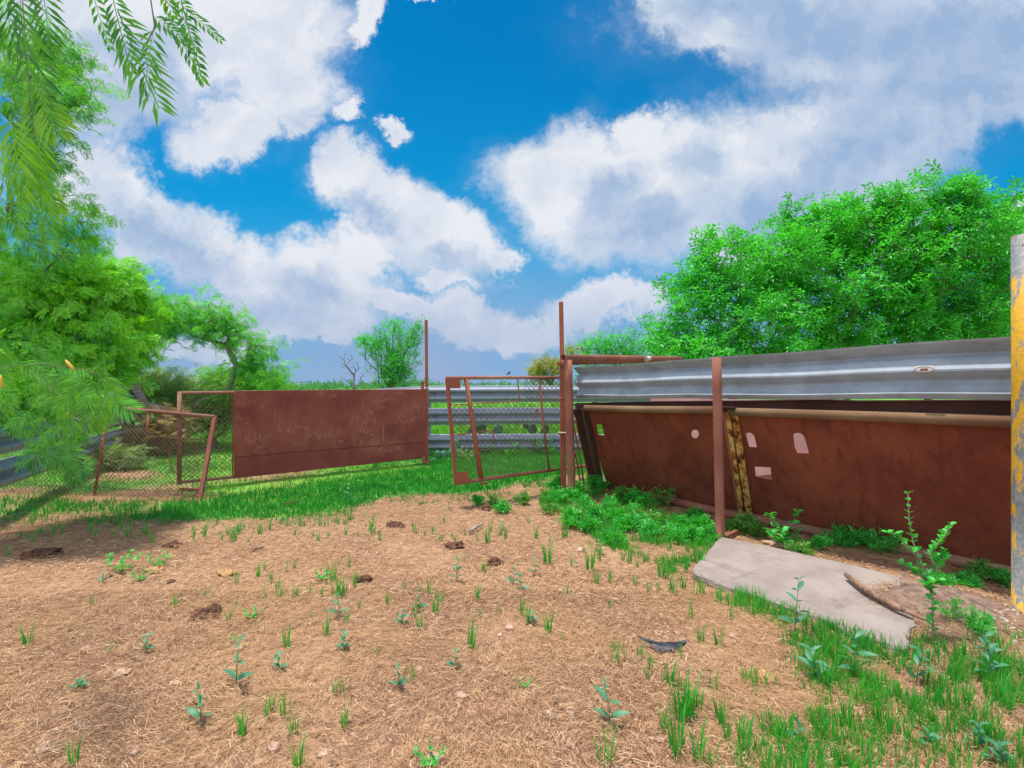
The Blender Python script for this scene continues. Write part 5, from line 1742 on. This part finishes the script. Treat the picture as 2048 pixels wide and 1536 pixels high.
def plant(name, label, cat, base, stems, leaf_l, leaf_w, nleaf, lmat, smat, group=None, droop=0.35, up=0.35, r=0.0025, pairs=True):
    """stems: list of world point lists; leaves spiral up each stem"""
    R_ = root(name, base, label, cat, group)
    sm = MB(); bag = Bag(); tl_ = t_leaf(1, leaf_w / leaf_l, 3, droop)
    for pts in stems:
        pts = [Vector(q) for q in pts]
        sm.tube(pts, [r * (1 - 0.6 * i / (len(pts) - 1)) for i in range(len(pts))], 6)
        pos = []; D = []; sc = []
        for k in range(nleaf):
            t = (0.18 + 0.82 * k / max(1, nleaf - 1)) * (len(pts) - 1); i = min(int(t), len(pts) - 2)
            q = pts[i].lerp(pts[i + 1], t - i); ax = (pts[i + 1] - pts[i]).normalized()
            a = k * 2.4 + random.uniform(-.4, .4)
            for aa in ((a, a + math.pi) if pairs else (a,)):
                dd = Vector((math.cos(aa), math.sin(aa), up)) + ax * 0.4
                pos.append(tuple(q)); D.append(tuple(dd)); sc.append(leaf_l * random.uniform(0.7, 1.15) * (1 - 0.35 * k / nleaf))
        Rm = frames(np.array(D), up=np.tile(np.array([0, 0, 1.0]), (len(D), 1)))
        V, Fq = scatter(tl_[0], tl_[1], np.array(pos), Rm, np.array(sc)); bag.add(V, Fq)
    sm.build('stem', smat, R_, smooth=True)
    bag.mesh('leaves', lmat, R_, smooth=True)
    return R_


SILV = [(472, 1378, 80, 'tallest drooping grey-green seedling, lower left', 1), (400, 1452, 65, 'grey-green seedling with a brown clod at its foot, lower left', 1), (678, 1238, 42, 'grey-green seedling under the central grass tufts', 1),
        (914, 1168, 42, 'broad grey-green seedling between two dung piles, right of centre', 1), (796, 1381, 40, 'low three-leaved grey-green seedling beside a grass tuft, bottom centre', 1),
        (905, 1345, 32, None, 1), (560, 1345, 28, None, 1), (689, 1310, 28, None, 1), (808, 1257, 30, None, 1), (1220, 1445, 78, 'tall grey-green seedling with widely spaced leaves, bottom centre right', 1),
        (1026, 1170, 30, None, 1), (1069, 1152, 28, None, 1), (1044, 1188, 30, None, 1), (293, 1306, 30, None, 1), (160, 1378, 18, None, 1), (206, 1162, 18, None, 1),
        (1588, 1272, 110, 'tallest grey-green weed, at the near edge of the slab', 2), (1636, 1367, 62, None, 2), (1833, 1369, 66, None, 2), (1970, 1362, 62, None, 2), (1985, 1330, 50, None, 2), (1600, 1487, 30, None, 1),
        (1862, 1495, 26, None, 1), (1957, 1502, 48, None, 2), (1994, 1534, 40, None, 2), (1715, 1367, 78, None, 2), (1060, 1250, 20, None, 1), (1200, 1105, 26, None, 1), (840, 1225, 26, None, 1), (1005, 1060, 16, None, 1), (900, 1020, 22, None, 1), (700, 1000, 24, None, 1)]
for (px, py, h, lab, k) in SILV:
    b = place_group(px, py); hh = h / F * b.y
    lean = Vector((random.uniform(-.2, .2), random.uniform(-.1, .15), 1))
    top = b + lean * hh
    st = [[b, b.lerp(top, .5) + Vector((random.uniform(-.01, .01), 0, 0)), top]]
    nl = 3 if k == 1 else 5
    o = plant('silverleaf_seedling', lab or 'grey-green broad-leaved seedling growing in the straw', 'weed', b, st, min(0.085, max(0.045, 0.58 * hh)) * (1.15 if k == 2 else 1), 0.026 if k == 1 else 0.028, nl, M['silver'], M['silver'],
              group='grey-green seedlings', droop=0.35)
for (px, py, h, lab) in ((316, 1130, 26, 'bright green rounded-leaf seedling by the tan dung at left'), (244, 1140, 36, 'bright green leafy clump left of the rounded-leaf seedling'), (505, 1243, 20, 'low bright green rosette left of centre'),
                         (467, 1284, 9, 'tiny bright green sprout at left'), (645, 1164, 20, 'bright green round clump beside the central tufts'), (1049, 1372, 16, 'tiny bright green sprout alone on the straw, bottom centre'), (859, 1535, 34, 'dense dark green seedling at the bottom edge of the photo'),
                         (279, 1159, 20, 'grey-green frilly rosette at left')):
    b = place_group(px, py); hh = h / F * b.y
    st = [[b, b + Vector((math.cos(a) * hh * .6, math.sin(a) * hh * .6, hh * .5)), b + Vector((math.cos(a) * hh * .8, math.sin(a) * hh * .8, hh * .8))] for a in (0.3, 1.7, 3.0, 4.4, 5.4)]
    plant('green_seedling', lab, 'weed', b, st, max(0.014, hh * 0.42), max(0.010, hh * 0.27), 3, M['weed'], M['weed'], group=None, r=0.0012, droop=0.2)


# clumps of leafy weeds at the foot of the chute
def clump(px, py, w, h, mt, name='leafy_weed', label='soft green leafy weed clump at the foot of the chute', n=60, ls=0.03, group='weeds along the chute'):
    b = place_group(px, py); ww = w / F * b.y; hh = h / F * b.y
    R_ = root(name, b, label, 'weed', group)
    pos = []; D = []
    sm = MB()
    for k in range(max(5, n // 7)):
        a = random.uniform(0, 6.28); rr = ww * 0.5 * math.sqrt(random.random()); z = hh * (1 - 0.6 * (rr / (ww * .5)) ** 2) * random.uniform(.7, 1.05)
        tip = b + Vector((rr * math.cos(a), rr * math.sin(a) * 0.8, z)); st = b + Vector((rr * .4 * math.cos(a), rr * .4 * math.sin(a), 0))
        mid = st.lerp(tip, .5) + Vector((0, 0, z * .1))
        sm.tube([st, mid, tip], [0.002, 0.0015, 0.0008], 4, cap=False)
        for j in range(7):
            t = random.uniform(.25, 1.05); q = st.lerp(mid, t * 2) if t < .5 else mid.lerp(tip, t * 2 - 1)
            pos.append(tuple(q)); D.append((random.gauss(0, 1), random.gauss(0, 1), random.uniform(-.1, 1.0)))
    sp_ = t_sprig(5, 0.6, 0.30)
    V, Fq = scatter(sp_[0], sp_[1], np.array(pos), frames(np.array(D)), ls * rng.uniform(.7, 1.3, len(pos)))
    V[:, 2] = np.maximum(V[:, 2], 0.004)
    sm.build('stem', mt, R_); np_mesh('leaves', V, Fq, mt, R_)
    return R_


CLUMPS = [(1190, 985, 60, 40), (1150, 1000, 46, 34), (1230, 975, 60, 30), (1110, 1010, 40, 30), (1165, 1030, 56, 30), (1210, 1030, 60, 32), (1290, 1020, 80, 40), (1330, 1015, 60, 40), (1270, 1010, 50, 36), (1180, 1062, 50, 34), (1140, 1055, 36, 34), (1250, 1058, 46, 34),
          (1300, 1078, 56, 36), (1360, 1055, 60, 26), (1385, 1060, 40, 26), (1395, 1080, 50, 22), (1345, 1070, 40, 26), (1420, 1080, 40, 26), (1225, 1085, 46, 30), (1110, 985, 34, 28), (955, 1010, 24, 18), (988, 1012, 34, 26), (1003, 1024, 24, 20),
          (1045, 1010, 40, 26), (1100, 1030, 40, 30), (1490, 1070, 50, 46), (1520, 1075, 40, 30), (1470, 1062, 40, 18), (1600, 1115, 50, 26), (1640, 1100, 50, 22), (1960, 1160, 60, 34), (1930, 1175, 60, 30), (2000, 1165, 60, 26), (2030, 1180, 40, 20), (1880, 1185, 50, 30), (1700, 1095, 50, 16), (1240, 1000, 40, 30), (1310, 1045, 60, 30), (1390, 1040, 60, 20)]
for _ in range(18):
    x = random.uniform(1090, 1420); y = np.interp(x, [1090, 1420], [random.uniform(985, 1045), random.uniform(1040, 1110)])
    CLUMPS.append((x, y, random.uniform(30, 60), random.uniform(20, 36)))
for i, (x, y, w, h) in enumerate(CLUMPS):
    clump(x, y, w * random.uniform(0.75, 1.15), h * random.uniform(.8, 1.2), M[random.choice(['weed', 'weed', 'elm', 'grass_far'])], n=random.choice([90, 140, 180]), ls=random.uniform(0.036, 0.055) if y < 1090 else 0.034)
clump(1690, 1092, 80, 42, M['weed'], label='wide bright green weed mat on the bottom pipe behind the slab', n=200, ls=0.04, group=None)
clump(1760, 1105, 110, 52, M['weed'], label='dense feathery weed mat between the slab and the bottom pipe', n=240, ls=0.04, group=None)
clump(1215, 945, 36, 50, M['weed'], label='leafy vine climbing the left struts of the chute', n=90, ls=0.04, group=None)
clump(1118, 985, 30, 70, M['weed'], label='slender vine twining up the foot of the tallest post', n=90, ls=0.035, group=None)
clump(930, 920, 60, 26, M['grey_brush'], label='tangled grey-green weeds behind the foot of the mesh gate', n=90, ls=0.05, group=None)
clump(1010, 912, 90, 40, M['weed'], label='tall green weeds in front of the lowest rail, middle of the gate', n=150, ls=0.06, group=None)
clump(1085, 912, 70, 46, M['weed'], label='tall green weeds in front of the lowest rail, right side of the gate', n=130, ls=0.06, group=None)
clump(975, 905, 60, 30, M['grey_brush'], label='brownish weeds under the lowest rail behind the gate brace', n=90, ls=0.05, group=None)
clump(740, 935, 60, 22, M['weed'], label='small green weed under the right half of the sheet gate', n=80, ls=0.05, group=None)
clump(790, 930, 50, 16, M['weed'], label='low green weed left of the hinge post foot', n=60, ls=0.05, group=None)
clump(1950, 1278, 60, 60, M['weed'], label='bright green fern-like weed between the dirt mound and the yellow post', n=110, ls=0.028, group=None)
clump(1905, 1258, 50, 44, M['weed'], label='small fern-like weed on the near side of the dirt mound', n=60, ls=0.026, group=None)
clump(1245, 968, 36, 54, M['weed'], label='upright leafy weed against the left end of the chute sheet', n=50, ls=0.045, group=None)

# the broad-leaved weed against the chute and the tall one right of the slab
b = G(1575, 1090)
st = [[b, P(1560, 1070, 4.1), P(1545, 1040, 4.1), P(1540, 1030, 4.1)], [b, P(1575, 1060, 4.1), P(1590, 1035, 4.1), P(1595, 1024, 4.1)], [b, P(1590, 1075, 4.05), P(1602, 1055, 4.05)], [b, P(1570, 1078, 4.0), P(1565, 1060, 4.0)], [b, P(1552, 1080, 4.0), P(1542, 1062, 4.0)]]
plant('broadleaf_weed', 'glossy broad-leaved weed against the chute, right of the yellow-flaked channel', 'weed', b, st, 0.085, 0.052, 6, M['weed'], M['bark_green'], r=0.004, droop=0.25)
b = G(1868, 1290); Yt = b.y
st = [[b, P(1866, 1240, Yt), P(1864, 1180, Yt + .02), P(1868, 1140, Yt + .05)],
      [P(1866, 1200, Yt + .02), P(1850, 1145, Yt + .05), P(1826, 1085, Yt + .08), P(1818, 1040, Yt + .1), P(1816, 988, Yt + .1)],
      [P(1868, 1140, Yt + .05), P(1862, 1105, Yt + .05), P(1885, 1075, Yt + .04), P(1902, 1050, Yt + .04)],
      [P(1840, 1120, Yt + .06), P(1815, 1095, Yt + .05), P(1795, 1070, Yt + .04), P(1776, 1066, Yt + .04)],
      [P(1868, 1145, Yt + .05), P(1885, 1118, Yt + .04), P(1890, 1102, Yt + .04)],
      [P(1850, 1160, Yt + .03), P(1826, 1140, Yt + .03), P(1800, 1125, Yt + .03)],
      [P(1866, 1190, Yt + .03), P(1852, 1170, Yt), P(1880, 1160, Yt)]]
plant('tall_weed', 'tallest spindly small-leaved weed, rising before the chute right of the slab', 'weed', b, st, 0.044, 0.030, 14, M['weed'], M['bark_pale'], r=0.005, droop=0.15, up=0.5)
